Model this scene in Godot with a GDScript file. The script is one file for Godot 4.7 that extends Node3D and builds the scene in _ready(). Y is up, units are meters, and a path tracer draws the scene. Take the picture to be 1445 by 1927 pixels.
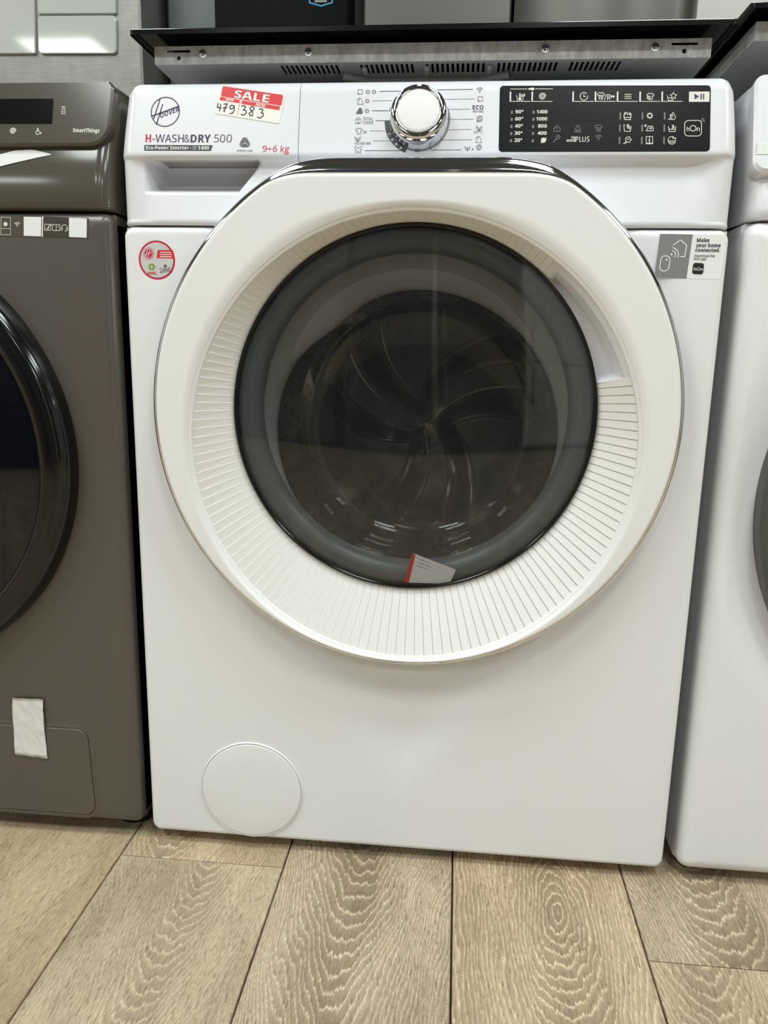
extends Node3D
# A shop row of washing machines: a white washer dryer between a dark grey washer and another white one, hobs on top, fridges behind.

const IMG := Vector2(1445, 1927)
const FOCAL := 1455.68
var cam_xf := Transform3D()
var names := {}
var mats := {}

# ---------------------------------------------------------------- nodes
func numbered(called: String) -> String:
	names[called] = names.get(called, -1) + 1
	return called if names[called] == 0 else "%s_%03d" % [called, names[called]]

func thing(called: String, label: String, category: String, base := Vector3.ZERO, group := "") -> Node3D:
	var o := Node3D.new()
	o.name = numbered(called)
	add_child(o)
	o.position = base
	o.set_meta("label", label)
	o.set_meta("category", category)
	if group != "":
		o.set_meta("group", group)
	return o

func struct(called: String, label: String, category: String) -> Node3D:
	var o := thing(called, label, category)
	o.set_meta("kind", "structure")
	return o

# meshes are given in world coordinates; parts of a thing undo its base
func obj(called: String, mesh: Mesh, m: Material, parent: Node3D, label := "") -> MeshInstance3D:
	var o := MeshInstance3D.new()
	o.name = called
	o.mesh = mesh
	o.material_override = m
	parent.add_child(o, true)
	if parent.get_parent() == self:
		o.position = -parent.position
	if label != "":
		o.set_meta("label", label)
	return o

# ---------------------------------------------------------------- materials
func mat(key: String, c: Color, rough := 0.5, metal := 0.0) -> StandardMaterial3D:
	if mats.has(key):
		return mats[key]
	var m := StandardMaterial3D.new()
	m.resource_name = key
	m.albedo_color = c
	m.roughness = rough
	m.metallic = metal
	mats[key] = m
	return m

func c8(r: float, g: float, b: float, a := 1.0) -> Color:
	return Color(r / 255.0, g / 255.0, b / 255.0, a)

# ---------------------------------------------------------------- planes and pixels
func plane(o: Vector3, u: Vector3, v: Vector3) -> Dictionary:
	return {"o": o, "u": u.normalized(), "v": v.normalized(), "n": u.cross(v).normalized()}

func pp(pl: Dictionary, a: Vector2, h := 0.0) -> Vector3:
	return pl.o + pl.u * a.x + pl.v * a.y + pl.n * h

func hit(pl: Dictionary, px: float, py: float) -> Vector2:
	var d: Vector3 = cam_xf.basis * Vector3((px - IMG.x / 2.0) / FOCAL, -(py - IMG.y / 2.0) / FOCAL, -1.0)
	var t: float = pl.n.dot(pl.o - cam_xf.origin) / pl.n.dot(d)
	var q: Vector3 = cam_xf.origin + d * t - pl.o
	return Vector2(q.dot(pl.u), q.dot(pl.v))

func hits(pl: Dictionary, pts: Array) -> PackedVector2Array:
	var r := PackedVector2Array()
	for p in pts:
		r.append(hit(pl, p[0], p[1]) if p is Array else hit(pl, p.x, p.y))
	return r

# ---------------------------------------------------------------- mesh tools
func new_st() -> SurfaceTool:
	var st := SurfaceTool.new()
	st.begin(Mesh.PRIMITIVE_TRIANGLES)
	return st

func done(st: SurfaceTool, smooth := true) -> ArrayMesh:
	if smooth:
		st.index()
	st.generate_normals()
	return st.commit()

func quad(st: SurfaceTool, a: Vector3, b: Vector3, c: Vector3, d: Vector3) -> void:
	for p in [a, b, c, a, c, d]:
		st.add_vertex(p)

# smooth sheet over a parameter square; u runs first
func grid(nu: int, nv: int, f: Callable, flip := false, uv := false) -> ArrayMesh:
	var st := new_st()
	grid_to(st, nu, nv, f, flip, uv)
	return done(st)

func grid_to(st: SurfaceTool, nu: int, nv: int, f: Callable, flip := false, uv := false, skip_row := -1, skip_from := 0, skip_to := 0) -> void:
	var pts := PackedVector3Array()
	for j in nv + 1:
		for i in nu + 1:
			pts.append(f.call(float(i) / nu, float(j) / nv))
	for j in nv:
		for i in nu:
			if j == skip_row and i >= skip_from and i < skip_to:
				continue
			var ids := [j * (nu + 1) + i, (j + 1) * (nu + 1) + i, (j + 1) * (nu + 1) + i + 1, j * (nu + 1) + i + 1]
			if flip:
				ids.reverse()
			for k in [0, 1, 2, 0, 2, 3]:
				var q: int = ids[k]
				if uv:
					st.set_uv(Vector2(float(q % (nu + 1)) / nu, float(q / (nu + 1)) / nv))
				st.add_vertex(pts[q])

# box with chamfered edges
func box_to(st: SurfaceTool, lo: Vector3, hi: Vector3, ch := 0.0) -> void:
	st.set_smooth_group(-1)
	var c := (lo + hi) / 2.0
	var h := (hi - lo) / 2.0
	var k: float = minf(ch, minf(h.x, minf(h.y, h.z)) * 0.49)
	for ax in 3:
		var b := (ax + 1) % 3
		var d := (ax + 2) % 3
		for s in [-1.0, 1.0]:
			var q := []
			for w in [[-1, -1], [1, -1], [1, 1], [-1, 1]]:
				var p := Vector3()
				p[ax] = s * h[ax]
				p[b] = w[0] * (h[b] - k)
				p[d] = w[1] * (h[d] - k)
				q.append(c + p)
			if s > 0:
				q.reverse()
			quad(st, q[0], q[1], q[2], q[3])
	if k <= 0.0:
		return
	for ax in 3:
		var b := (ax + 1) % 3
		var d := (ax + 2) % 3
		for sb in [-1.0, 1.0]:
			for sd in [-1.0, 1.0]:
				var q := []
				for w in [[-1, 0], [1, 0], [1, 1], [-1, 1]]:
					var p := Vector3()
					p[ax] = w[0] * (h[ax] - k)
					p[b] = sb * (h[b] - (k if w[1] == 1 else 0.0))
					p[d] = sd * (h[d] - (0.0 if w[1] == 1 else k))
					q.append(c + p)
				if sb * sd > 0:
					q.reverse()
				quad(st, q[0], q[1], q[2], q[3])
	for sx in [-1.0, 1.0]:
		for sy in [-1.0, 1.0]:
			for sz in [-1.0, 1.0]:
				var s := Vector3(sx, sy, sz)
				var t := [s * Vector3(h.x, h.y - k, h.z - k), s * Vector3(h.x - k, h.y, h.z - k), s * Vector3(h.x - k, h.y - k, h.z)]
				if sx * sy * sz > 0:
					t.reverse()
				for p in t:
					st.add_vertex(c + p)

func box(lo: Vector3, hi: Vector3, ch := 0.002) -> ArrayMesh:
	var st := new_st()
	box_to(st, lo, hi, ch)
	return done(st, false)

# outline (counter-clockwise seen from the front) raised from h0 to h1 over a plane, front edge bevelled
func slab_to(st: SurfaceTool, pl: Dictionary, poly: PackedVector2Array, h0: float, h1: float, bev := 0.0) -> void:
	var p := poly
	if Geometry2D.is_polygon_clockwise(p):
		p = p.duplicate()
		p.reverse()
	var n := p.size()
	var ins := PackedVector2Array()
	for i in n:
		var e0 := (p[i] - p[(i + n - 1) % n]).normalized()
		var e1 := (p[(i + 1) % n] - p[i]).normalized()
		var m := (Vector2(-e0.y, e0.x) + Vector2(-e1.y, e1.x))
		m = m.normalized() / maxf(0.35, m.length() / 2.0)
		ins.append(p[i] + m * bev)
	st.set_smooth_group(-1)
	var tri := Geometry2D.triangulate_polygon(ins)
	for i in range(0, tri.size(), 3):
		var a := [ins[tri[i]], ins[tri[i + 1]], ins[tri[i + 2]]]
		if (a[1] - a[0]).cross(a[2] - a[0]) > 0:
			a.reverse()
		for q in a:
			st.add_vertex(pp(pl, q, h1))
	for i in n:
		var j := (i + 1) % n
		if bev > 0.0:
			quad(st, pp(pl, ins[i], h1), pp(pl, ins[j], h1), pp(pl, p[j], h1 - bev), pp(pl, p[i], h1 - bev))
		if h1 - bev > h0 + 1e-7:
			quad(st, pp(pl, p[i], h1 - bev), pp(pl, p[j], h1 - bev), pp(pl, p[j], h0), pp(pl, p[i], h0))

func slab(pl: Dictionary, poly: PackedVector2Array, h0: float, h1: float, bev := 0.0) -> ArrayMesh:
	var st := new_st()
	slab_to(st, pl, poly, h0, h1, bev)
	return done(st, false)

# four corners with rounded corners
func rounded(c: PackedVector2Array, r: float, steps := 6) -> PackedVector2Array:
	var out := PackedVector2Array()
	var n := c.size()
	for i in n:
		var a := c[(i + n - 1) % n]
		var b := c[i]
		var d := c[(i + 1) % n]
		var ea := (a - b).normalized()
		var ed := (d - b).normalized()
		var ang := acos(clampf(ea.dot(ed), -1, 1))
		var cut := r / tan(ang / 2.0)
		var p0 := b + ea * cut
		var p1 := b + ed * cut
		var cen := b + (ea + ed).normalized() * (r / sin(ang / 2.0))
		var a0 := (p0 - cen).angle()
		var da := wrapf((p1 - cen).angle() - a0, -PI, PI)
		for k in steps + 1:
			out.append(cen + Vector2.from_angle(a0 + da * k / steps) * r)
	return out

func rect2(x0: float, y0: float, x1: float, y1: float) -> PackedVector2Array:
	return PackedVector2Array([Vector2(x0, y0), Vector2(x1, y0), Vector2(x1, y1), Vector2(x0, y1)])

func circle2(c: Vector2, r: float, n := 48) -> PackedVector2Array:
	var out := PackedVector2Array()
	for i in n:
		out.append(c + Vector2.from_angle(TAU * i / n) * r)
	return out

# surface of revolution about an axis through o along n; profile of (radius, height)
func lathe_to(st: SurfaceTool, pl: Dictionary, prof: Array, seg := 64, flip := false) -> void:
	st.set_smooth_group(0)
	var f := func(u: float, v: float) -> Vector3:
		var t := v * (prof.size() - 1)
		var q: Vector2 = prof[int(round(t))]
		return pl.o + (pl.u * cos(TAU * u) + pl.v * sin(TAU * u)) * q.x + pl.n * q.y
	grid_to(st, seg, prof.size() - 1, f, flip)

func lathe(pl: Dictionary, prof: Array, seg := 64, flip := false) -> ArrayMesh:
	var st := new_st()
	lathe_to(st, pl, prof, seg, flip)
	return done(st)

# round bar along points
func tube_to(st: SurfaceTool, pts: Array, r: float, seg := 8) -> void:
	for i in pts.size() - 1:
		var d: Vector3 = (pts[i + 1] - pts[i]).normalized()
		var x := d.cross(Vector3.UP if absf(d.y) < 0.9 else Vector3.RIGHT).normalized()
		var y := d.cross(x)
		for k in seg:
			var a := TAU * k / seg
			var b := TAU * (k + 1) / seg
			var p := (x * cos(a) + y * sin(a)) * r
			var q := (x * cos(b) + y * sin(b)) * r
			quad(st, pts[i] + p, pts[i] + q, pts[i + 1] + q, pts[i + 1] + p)

# ---------------------------------------------------------------- print: strokes and lettering on planes
func ribbon_to(st: SurfaceTool, pl: Dictionary, p: PackedVector2Array, w: float, h: float) -> void:
	st.set_smooth_group(-1)
	var n := p.size()
	var closed := n > 2 and p[0].distance_to(p[n - 1]) < 1e-6
	var L := PackedVector2Array()
	var R := PackedVector2Array()
	for i in n:
		var a := p[(i - 1) if i > 0 else ((n - 2) if closed else 0)]
		var b := p[(i + 1) if i < n - 1 else (1 if closed else n - 1)]
		var e0 := (p[i] - a).normalized()
		var e1 := (b - p[i]).normalized()
		if e0 == Vector2.ZERO:
			e0 = e1
		if e1 == Vector2.ZERO:
			e1 = e0
		var m := Vector2(-e0.y, e0.x) + Vector2(-e1.y, e1.x)
		var k := m.normalized() * (w / 2.0) / maxf(0.5, m.length() / 2.0)
		L.append(p[i] + k)
		R.append(p[i] - k)
	for i in n - 1:
		quad(st, pp(pl, L[i], h), pp(pl, L[i + 1], h), pp(pl, R[i + 1], h), pp(pl, R[i], h))

# polylines given in photograph pixels on a plane, stroke width in pixels of about half a millimetre
func ink(called: String, pl: Dictionary, lines: Array, w: float, m: Material, parent: Node3D, h := 0.0002) -> MeshInstance3D:
	var st := new_st()
	for l in lines:
		var p := hits(pl, l)
		if p.size() > 1:
			ribbon_to(st, pl, p, w * 0.00051, h)
	return obj(called, done(st, false), m, parent)

func blot(called: String, pl: Dictionary, polys: Array, m: Material, parent: Node3D, h := 0.00015) -> MeshInstance3D:
	var st := new_st()
	for l in polys:
		slab_to(st, pl, hits(pl, l), h - 0.0001, h)
	return obj(called, done(st, false), m, parent)

var fonts := {}
func font(kind: String) -> SystemFont:
	if not fonts.has(kind):
		var f := SystemFont.new()
		f.font_names = PackedStringArray(["Droid Serif" if kind.contains("serif") else "Droid Sans"])
		f.font_weight = 700 if kind.contains("bold") else 400
		fonts[kind] = f
	return fonts[kind]

# lettering fitted between a left and a right pixel on its baseline, with the height (pixels) of its tallest glyph
func text(s: String, pl: Dictionary, p0: Vector2, p1: Vector2, tall: float, m: Material, parent: Node3D, kind := "sans", slant := 0.0, h := 0.0002, called := "lettering") -> MeshInstance3D:
	var t := TextMesh.new()
	t.text = s
	t.font = font(kind)
	t.font_size = 48
	t.pixel_size = 0.01
	t.depth = 0.01
	t.curve_step = 2.0
	t.horizontal_alignment = HORIZONTAL_ALIGNMENT_LEFT
	var bb := t.get_aabb()
	var a := hit(pl, p0.x, p0.y)
	var b := hit(pl, p1.x, p1.y)
	var c := hit(pl, p0.x + (p1.y - p0.y) * 0.0, p0.y - tall)
	var dir := (b - a).normalized()
	var wide := a.distance_to(b)
	var up := Vector2(-dir.y, dir.x)
	var high := absf((c - a).dot(up))
	var desc := "gjpqy(),;/"
	var base_y := bb.position.y
	for ch in desc:
		if s.contains(ch):
			var tt: TextMesh = t.duplicate()
			tt.text = "H"
			base_y = tt.get_aabb().position.y
			break
	var cap := bb.end.y - base_y
	var sx := wide / bb.size.x
	var sy := high / cap
	var ux: Vector3 = pl.u * dir.x + pl.v * dir.y
	var uy: Vector3 = pl.u * up.x + pl.v * up.y + ux * slant
	var o := MeshInstance3D.new()
	o.name = called
	o.mesh = t
	o.material_override = m
	parent.add_child(o, true)
	var basis := Basis(ux * sx, uy * sy, pl.n * 0.02)
	var origin := pp(pl, a, h) - basis * Vector3(bb.position.x, base_y, bb.end.z)
	if parent.get_parent() == self:
		origin -= parent.position
	o.transform = Transform3D(basis, origin)
	return o

func arc_px(cx: float, cy: float, rx: float, ry: float, a0: float, a1: float, n := 16) -> Array:
	var out := []
	for i in n + 1:
		var a := deg_to_rad(lerpf(a0, a1, float(i) / n))
		out.append(Vector2(cx + rx * cos(a), cy - ry * sin(a)))
	return out

# small pictograms: polylines around a centre, s is half the height
func ico(kind: String, x: float, y: float, s: float) -> Array:
	var v := func(list: Array) -> Array:
		var out := []
		for q in list:
			out.append(Vector2(x + q[0] * s, y + q[1] * s))
		return out
	match kind:
		"sun":
			var l := [arc_px(x, y, s * 0.62, s * 0.62, 0, 360, 16)]
			for k in 8:
				var d := Vector2.from_angle(TAU * k / 8.0)
				l.append([Vector2(x, y) + d * s * 0.7, Vector2(x, y) + d * s])
			return l
		"cotton":
			var l := []
			for k in 33:
				var a := TAU * k / 32.0
				l.append(Vector2(x, y) + Vector2(cos(a), sin(a)) * s * (0.86 + 0.16 * cos(4.0 * a + PI)))
			return [l, v.call([[-0.8, 0.2], [-0.5, 0.5], [-0.4, 0.9]]), v.call([[-0.7, 0.45], [-0.55, 0.65]])]
		"triangle":
			return [v.call([[-1, 0.0], [-0.7, -0.6], [-0.1, -0.9], [0.3, -0.8], [1, 0.9], [-0.85, 0.9], [-0.1, -0.7]]), v.call([[-0.45, -0.1], [-0.2, -0.35]])]
		"butterfly":
			return [v.call([[0, -0.25], [-0.3, -0.75], [-0.8, -1.0], [-1.05, -0.7], [-0.85, -0.05], [-0.5, 0.1], [-0.75, 0.4], [-0.6, 0.9], [-0.25, 0.85], [0, 0.35], [0.25, 0.85], [0.6, 0.9], [0.75, 0.4], [0.5, 0.1], [0.85, -0.05], [1.05, -0.7], [0.8, -1.0], [0.3, -0.75], [0, -0.25]])]
		"leaves":
			return [v.call([[0, 0.9], [-0.9, 0.2], [-1, -0.8], [-0.2, -0.2], [0, 0.9], [0.2, -0.1], [1, -0.8], [0.9, 0.2], [0, 0.9]]), v.call([[-0.8, -0.6], [0, 0.8], [0.8, -0.6]])]
		"shirt":
			return [v.call([[-0.4, -0.9], [-1, -0.4], [-0.7, 0.0], [-0.5, -0.1], [-0.5, 0.9], [0.5, 0.9], [0.5, -0.1], [0.7, 0.0], [1, -0.4], [0.4, -0.9], [0.0, -0.65], [-0.4, -0.9]])]
		"shirt_percent":
			return ico("shirt", x, y, s) + [v.call([[-0.25, 0.5], [0.25, -0.2]]), arc_px(x - s * 0.2, y - s * 0.1, s * 0.1, s * 0.1, 0, 360, 6), arc_px(x + s * 0.22, y + s * 0.45, s * 0.1, s * 0.1, 0, 360, 6)]
		"shirt_sun":
			return ico("shirt", x + s * 0.1, y, s) + ico("sun", x - s * 0.4, y + s * 0.35, s * 0.6)
		"wifi":
			return [arc_px(x, y + s * 0.7, s * 0.5, s * 0.5, 40, 140, 8), arc_px(x, y + s * 0.7, s, s, 40, 140, 10), arc_px(x, y + s * 0.7, s * 1.5, s * 1.5, 40, 140, 12), arc_px(x, y + s * 0.75, s * 0.12, s * 0.12, 0, 360, 8)]
		"tub":
			return [v.call([[-1.1, -0.6], [-0.85, 0.9], [0.85, 0.9], [1.1, -0.6]])]
		"tub_drain":
			return ico("tub", x, y, s) + [v.call([[-0.9, 0.1], [0.9, 0.1]]), v.call([[0, 0.2], [0, 1.4]]), v.call([[-0.25, 1.1], [0, 1.45], [0.25, 1.1]])]
		"tub_lines":
			return ico("tub", x, y, s) + [v.call([[-0.9, 0.25], [0.9, 0.25]])]
		"tub_moon":
			return ico("tub_lines", x, y, s) + [arc_px(x + s * 0.1, y - s * 0.5, s * 0.45, s * 0.45, -120, 100, 10), arc_px(x - s * 0.1, y - s * 0.5, s * 0.35, s * 0.4, -90, 90, 8)]
		"tub_spray":
			return ico("tub", x, y, s) + [arc_px(x - s * 0.5, y - s * 0.1, s * 0.6, s * 0.6, -20, 70, 6), arc_px(x - s * 0.5, y - s * 0.1, s * 0.9, s * 0.9, -20, 70, 6), arc_px(x - s * 0.5, y - s * 0.1, s * 1.2, s * 1.2, -20, 70, 6), arc_px(x - s * 0.95, y - s * 0.9, s * 0.12, s * 0.12, 0, 360, 6)]
		"tub_star":
			return [v.call([[-1.1, -0.3], [-0.9, 0.9], [0.3, 0.9], [0.3, 0.5]]), v.call([[-0.9, 0.3], [0.0, 0.3]]), star(x + s * 0.4, y - s * 0.2, s * 0.85)]
		"tub_heat":
			return ico("tub", x, y + s * 0.1, s * 0.9) + [v.call([[-0.2, 0.2], [-0.2, -0.9], [0.1, -0.9], [0.1, 0.2]]), arc_px(x - s * 0.05, y + s * 0.45, s * 0.3, s * 0.3, 0, 360, 10), arc_px(x - s * 0.05, y + s * 0.45, s * 0.15, s * 0.15, 0, 360, 8), v.call([[0.4, -0.8], [0.4, 0.1]]), v.call([[0.7, -0.8], [0.7, 0.0]]), v.call([[1.2, -0.9], [1.0, -0.45], [1.2, -0.25], [1.4, -0.45], [1.2, -0.9]])]
		"spiral":
			var l := []
			for k in 49:
				var a := TAU * 3.0 * k / 48.0
				l.append(Vector2(x, y) + Vector2(cos(a), sin(a)) * s * (0.15 + 0.85 * k / 48.0))
			return [l]
		"clock":
			return [arc_px(x, y, s, s, 40, 370, 20), v.call([[0, -0.6], [0, 0.1], [0.5, 0.1]])]
		"menu":
			return [v.call([[-1, -0.6], [1, -0.6]]), v.call([[-1, 0], [1, 0]]), v.call([[-1, 0.6], [1, 0.6]])]
		"drop":
			return [v.call([[0.3, -1], [1.0, 0.2], [0.8, 0.8], [0.2, 1.0], [-0.3, 0.7], [-0.4, 0.2], [0.3, -1]]), arc_px(x - s * 0.1, y - s * 0.1, s * 0.35, s * 0.35, 0, 360, 10), v.call([[-1, 0.9], [-0.5, 0.6], [0.2, 0.75], [-0.4, 0.95], [-1, 0.9]])]
		"iron":
			return [v.call([[-0.9, 0.8], [-0.3, -0.5], [0.8, -0.5], [1.1, 0.2], [1.0, 0.8], [-0.9, 0.8]]), v.call([[-0.2, 0.2], [0.6, 0.2], [0.5, -0.1], [0.0, -0.1]]), arc_px(x - s * 0.3, y, s * 0.9, s * 0.9, 120, 165, 5), arc_px(x - s * 0.3, y, s * 1.2, s * 1.2, 125, 160, 5)]
		"cloud":
			var l := []
			for k in 33:
				var a := TAU * k / 32.0
				l.append(Vector2(x + s * 0.2, y - s * 0.2) + Vector2(cos(a), sin(a)) * s * (0.72 + 0.1 * cos(5.0 * a)))
			return [l, v.call([[-0.3, 0.3], [-1.1, 0.9]]), v.call([[-0.1, 0.5], [-0.7, 0.9]]), arc_px(x + s * 0.2, y - s * 0.1, s * 0.3, s * 0.3, 0, 180, 8)]
		"cupboard":
			return [v.call([[-0.9, -1], [0.9, -1], [0.9, 1], [-0.9, 1], [-0.9, -1]]), v.call([[0, -0.9], [0, 0.9]]), v.call([[-0.3, 0], [0.3, 0]]), v.call([[-0.9, 0.8], [0.9, 0.8]])]
		"bowl":
			return [arc_px(x, y, s, s, 60, 360, 20), arc_px(x, y + s * 0.1, s * 0.7, s * 0.5, 180, 360, 10), v.call([[-0.7, 0.1], [0.7, 0.1]]), arc_px(x + s * 0.35, y - s * 0.7, s * 0.2, s * 0.2, 0, 360, 6), arc_px(x + s * 0.9, y - s * 0.5, s * 0.16, s * 0.16, 0, 360, 6)]
		"lock":
			return [v.call([[-0.9, -0.1], [0.9, -0.1], [0.9, 0.9], [-0.9, 0.9], [-0.9, -0.1]]), arc_px(x, y - s * 0.2, s * 0.45, s * 0.6, 0, 180, 10), v.call([[0, 0.2], [0, 0.6]])]
		"weight":
			return [v.call([[-0.6, -0.2], [-0.8, 0.9], [0.8, 0.9], [0.6, -0.2], [0.3, -0.5], [-0.3, -0.5], [-0.6, -0.2]]), arc_px(x, y - s * 0.7, s * 0.4, s * 0.25, 0, 360, 10), v.call([[-0.3, 0.1], [-0.35, 0.8]]), v.call([[0.0, 0.1], [0.0, 0.8]]), v.call([[0.3, 0.1], [0.35, 0.8]])]
		"key":
			return [arc_px(x + s * 0.35, y - s * 0.4, s * 0.55, s * 0.55, 0, 360, 14), v.call([[-0.05, 0.0], [-0.9, 0.8], [-0.8, 1.0], [-0.5, 0.9]]), v.call([[0.05, 0.1], [-0.3, 0.5]]), arc_px(x + s * 0.4, y - s * 0.45, s * 0.15, s * 0.15, 0, 360, 8)]
		"blob":
			return [arc_px(x, y, s, s, 0, 360, 20), arc_px(x, y, s * 0.6, s * 0.6, 20, 200, 10), arc_px(x, y + s * 0.2, s * 0.7, s * 0.5, 200, 330, 10), v.call([[-0.9, 0.4], [-0.9, 1.2], [-0.4, 0.9]]), v.call([[-0.7, -0.2], [0.8, 0.3]])]
		"palm":
			return [arc_px(x, y, s, s, 200, -20, 14), v.call([[-0.9, 0.5], [-0.9, 1.0], [0.5, 1.0], [1.0, 0.5]]), v.call([[0, -0.4], [0, 0.7]]), arc_px(x - s * 0.3, y - s * 0.1, s * 0.3, s * 0.3, 0, 180, 6), arc_px(x + s * 0.3, y - s * 0.1, s * 0.3, s * 0.3, 0, 180, 6), v.call([[-0.7, 0.7], [0.7, 0.7]])]
		"wool":
			var l := []
			for k in 4:
				var q := []
				for i in 31:
					var a := TAU * i / 30.0
					q.append(Vector2(x, y) + Vector2(sin(a), -cos(a)) * s * (0.85 - 0.2 * k) * (1.0 + 0.16 * cos(3.0 * a)))
				l.append(q)
			return l
		"phone":
			return [v.call([[-0.4, -1], [0.4, -1], [0.4, 1], [-0.4, 1], [-0.4, -1]])]
		"hand":
			return [v.call([[-0.1, 0.2], [-0.1, -1], [0.15, -1], [0.15, -0.2], [0.6, -0.1], [0.6, 0.2]]), arc_px(x, y + s * 0.35, s * 0.6, s * 0.6, 120, 330, 12), v.call([[0.5, 0.5], [1.3, 0.5]]), v.call([[0.9, 0.1], [0.9, 0.9]])]
		"book":
			return [v.call([[-1, -0.8], [0, -0.7], [1, -0.8], [1, 0.8], [0, 0.9], [-1, 0.8], [-1, -0.8]]), v.call([[0, -0.7], [0, 0.9]]), v.call([[0.3, -0.2], [0.7, -0.25]])]
		"note":
			return [v.call([[0.6, -0.8], [-0.9, -0.8], [-0.9, 0.9], [0.8, 0.9], [0.8, 0.1]]), v.call([[0.0, 0.3], [1.0, -0.6], [0.8, -0.8], [-0.1, 0.1], [0.0, 0.3]]), v.call([[-0.6, 0.5], [0.3, 0.5]])]
		"headset":
			return [arc_px(x, y, s * 0.8, s * 0.8, 0, 180, 12), arc_px(x - s * 0.75, y + s * 0.3, s * 0.22, s * 0.4, 0, 360, 8), arc_px(x + s * 0.75, y + s * 0.3, s * 0.22, s * 0.4, 0, 360, 8), v.call([[0.75, 0.6], [0.6, 0.9], [0.1, 0.95]])]
	return []

func star(x: float, y: float, s: float) -> Array:
	var l := []
	for k in 11:
		var a := -PI / 2 + TAU * k / 10.0
		l.append(Vector2(x, y) + Vector2(cos(a), sin(a)) * s * (1.0 if k % 2 == 0 else 0.5))
	return l

# ---------------------------------------------------------------- the scene
func _ready() -> void:
	var cam := Camera3D.new()
	cam.name = "camera"
	add_child(cam)
	cam.position = Vector3(0.0466, 0.5862, 0.7964)
	cam.rotation_order = EULER_ORDER_YXZ
	cam.rotation = Vector3(-0.2110, 0.0910, 0.0194)
	cam.fov = 67.0002
	cam.near = 0.02
	cam.far = 50.0
	cam.current = true
	cam_xf = cam.transform
	var we := WorldEnvironment.new()
	add_child(we)
	var env := Environment.new()
	env.background_mode = Environment.BG_COLOR
	env.background_color = Color(0.02, 0.02, 0.02)
	env.tonemap_mode = Environment.TONE_MAPPER_LINEAR
	env.tonemap_exposure = 1.0
	env.sdfgi_enabled = true
	env.ssao_enabled = true
	env.ssil_enabled = true
	we.environment = env
	ceiling_lights(LAMP_SPOTS, 2.0)
	make_materials()
	room()
	floor_boards()
	fridges()
	washer()
	grey_washer()
	right_washer()
	hobs()
	opposite_row()

const LAMP_SPOTS := [[-3.0, 0.75], [-1.2, 0.75], [0.6, 0.75], [2.4, 0.75], [-3.0, 1.75], [-1.2, 1.75], [0.6, 1.75], [2.4, 1.75], [-3.0, 4.05], [-1.2, 4.05], [0.6, 4.05], [2.4, 4.05], [-1.2, -1.0], [0.6, -1.0]]
const CEIL := 2.75

func ceiling_lights(spots: Array, energy: float) -> void:
	var frame := mat("lamp_frame", c8(225, 225, 225), 0.5)
	var glow := mat("lamp_diffuser", c8(250, 250, 250), 0.6)
	glow.emission_enabled = true
	glow.emission = Color(0.955, 0.985, 0.98)
	glow.emission_energy_multiplier = 1.3
	for s in spots:
		var t := thing("ceiling_lamp", "square white LED panel lamp set in the shop ceiling", "lamp", Vector3(s[0], CEIL, s[1]), "LED panels in the ceiling")
		var st := new_st()
		for k in 4:
			var a := Vector3(-0.31, -0.012, -0.31)
			var b := Vector3(0.31, 0.0, -0.295)
			if k > 1:
				a = Vector3(-0.31, -0.012, -0.295)
				b = Vector3(-0.295, 0.0, 0.295)
			var o := Vector3(s[0], CEIL, s[1])
			if k == 1:
				a.z = 0.295
				b.z = 0.31
			if k == 3:
				a.x = 0.295
				b.x = 0.31
			box_to(st, o + a, o + b, 0.001)
		obj("frame", done(st, false), frame, t)
		obj("diffuser", box(Vector3(s[0] - 0.295, CEIL - 0.008, s[1] - 0.295), Vector3(s[0] + 0.295, CEIL, s[1] + 0.295), 0.001), glow, t)
		var l := AreaLight3D.new()
		l.name = "lamp_light"
		l.area_size = Vector2(0.58, 0.58)
		l.light_color = Color(0.955, 0.985, 0.98)
		l.light_energy = energy
		l.area_range = 12.0
		l.area_attenuation = 2.0
		l.shadow_enabled = true
		add_child(l)
		l.position = Vector3(s[0], CEIL - 0.014, s[1])
		l.rotation = Vector3(-PI / 2, 0, 0)

func make_materials() -> void:
	mat("enamel", c8(232, 232, 233), 0.3)
	mat("white_plastic", c8(223, 223, 227), 0.28)
	mat("door_white", c8(233, 232, 230), 0.42)
	mat("rib_white", c8(228, 226, 222), 0.5)
	mat("chrome", c8(225, 226, 228), 0.06, 1.0)
	mat("steel", c8(178, 176, 170), 0.32, 1.0)
	mat("black_gloss", c8(14, 14, 15), 0.12)
	mat("display_black", c8(14, 14, 15), 0.3).metallic_specular = 0.28
	mat("black_matt", c8(16, 16, 16), 0.6)
	mat("print_dark", c8(48, 42, 72), 0.6)
	mat("print_grey", c8(96, 94, 100), 0.6)
	mat("print_red", c8(196, 32, 70), 0.6)
	mat("print_white", c8(226, 226, 214), 0.6)
	mat("print_dim", c8(120, 120, 116), 0.6)
	mat("sticker_white", c8(236, 236, 234), 0.4)
	mat("sale_red", c8(214, 38, 46), 0.4)
	mat("sale_paper", c8(236, 233, 222), 0.55)
	mat("taupe", c8(98, 91, 84), 0.32, 0.3)
	mat("taupe_gloss", c8(80, 76, 66), 0.16)
	mat("rubber", c8(168, 169, 166), 0.5)
	mat("foot_black", c8(22, 22, 22), 0.7)
	mat("tape", c8(222, 221, 216), 0.6)
	var g := mat("smoked_glass", c8(20, 23, 25, 0.36), 0.04)
	g.transparency = BaseMaterial3D.TRANSPARENCY_ALPHA
	var g2 := mat("clear_glass", c8(160, 170, 170, 0.08), 0.03)
	g2.transparency = BaseMaterial3D.TRANSPARENCY_ALPHA

func m(key: String) -> StandardMaterial3D:
	return mats[key]

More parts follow.
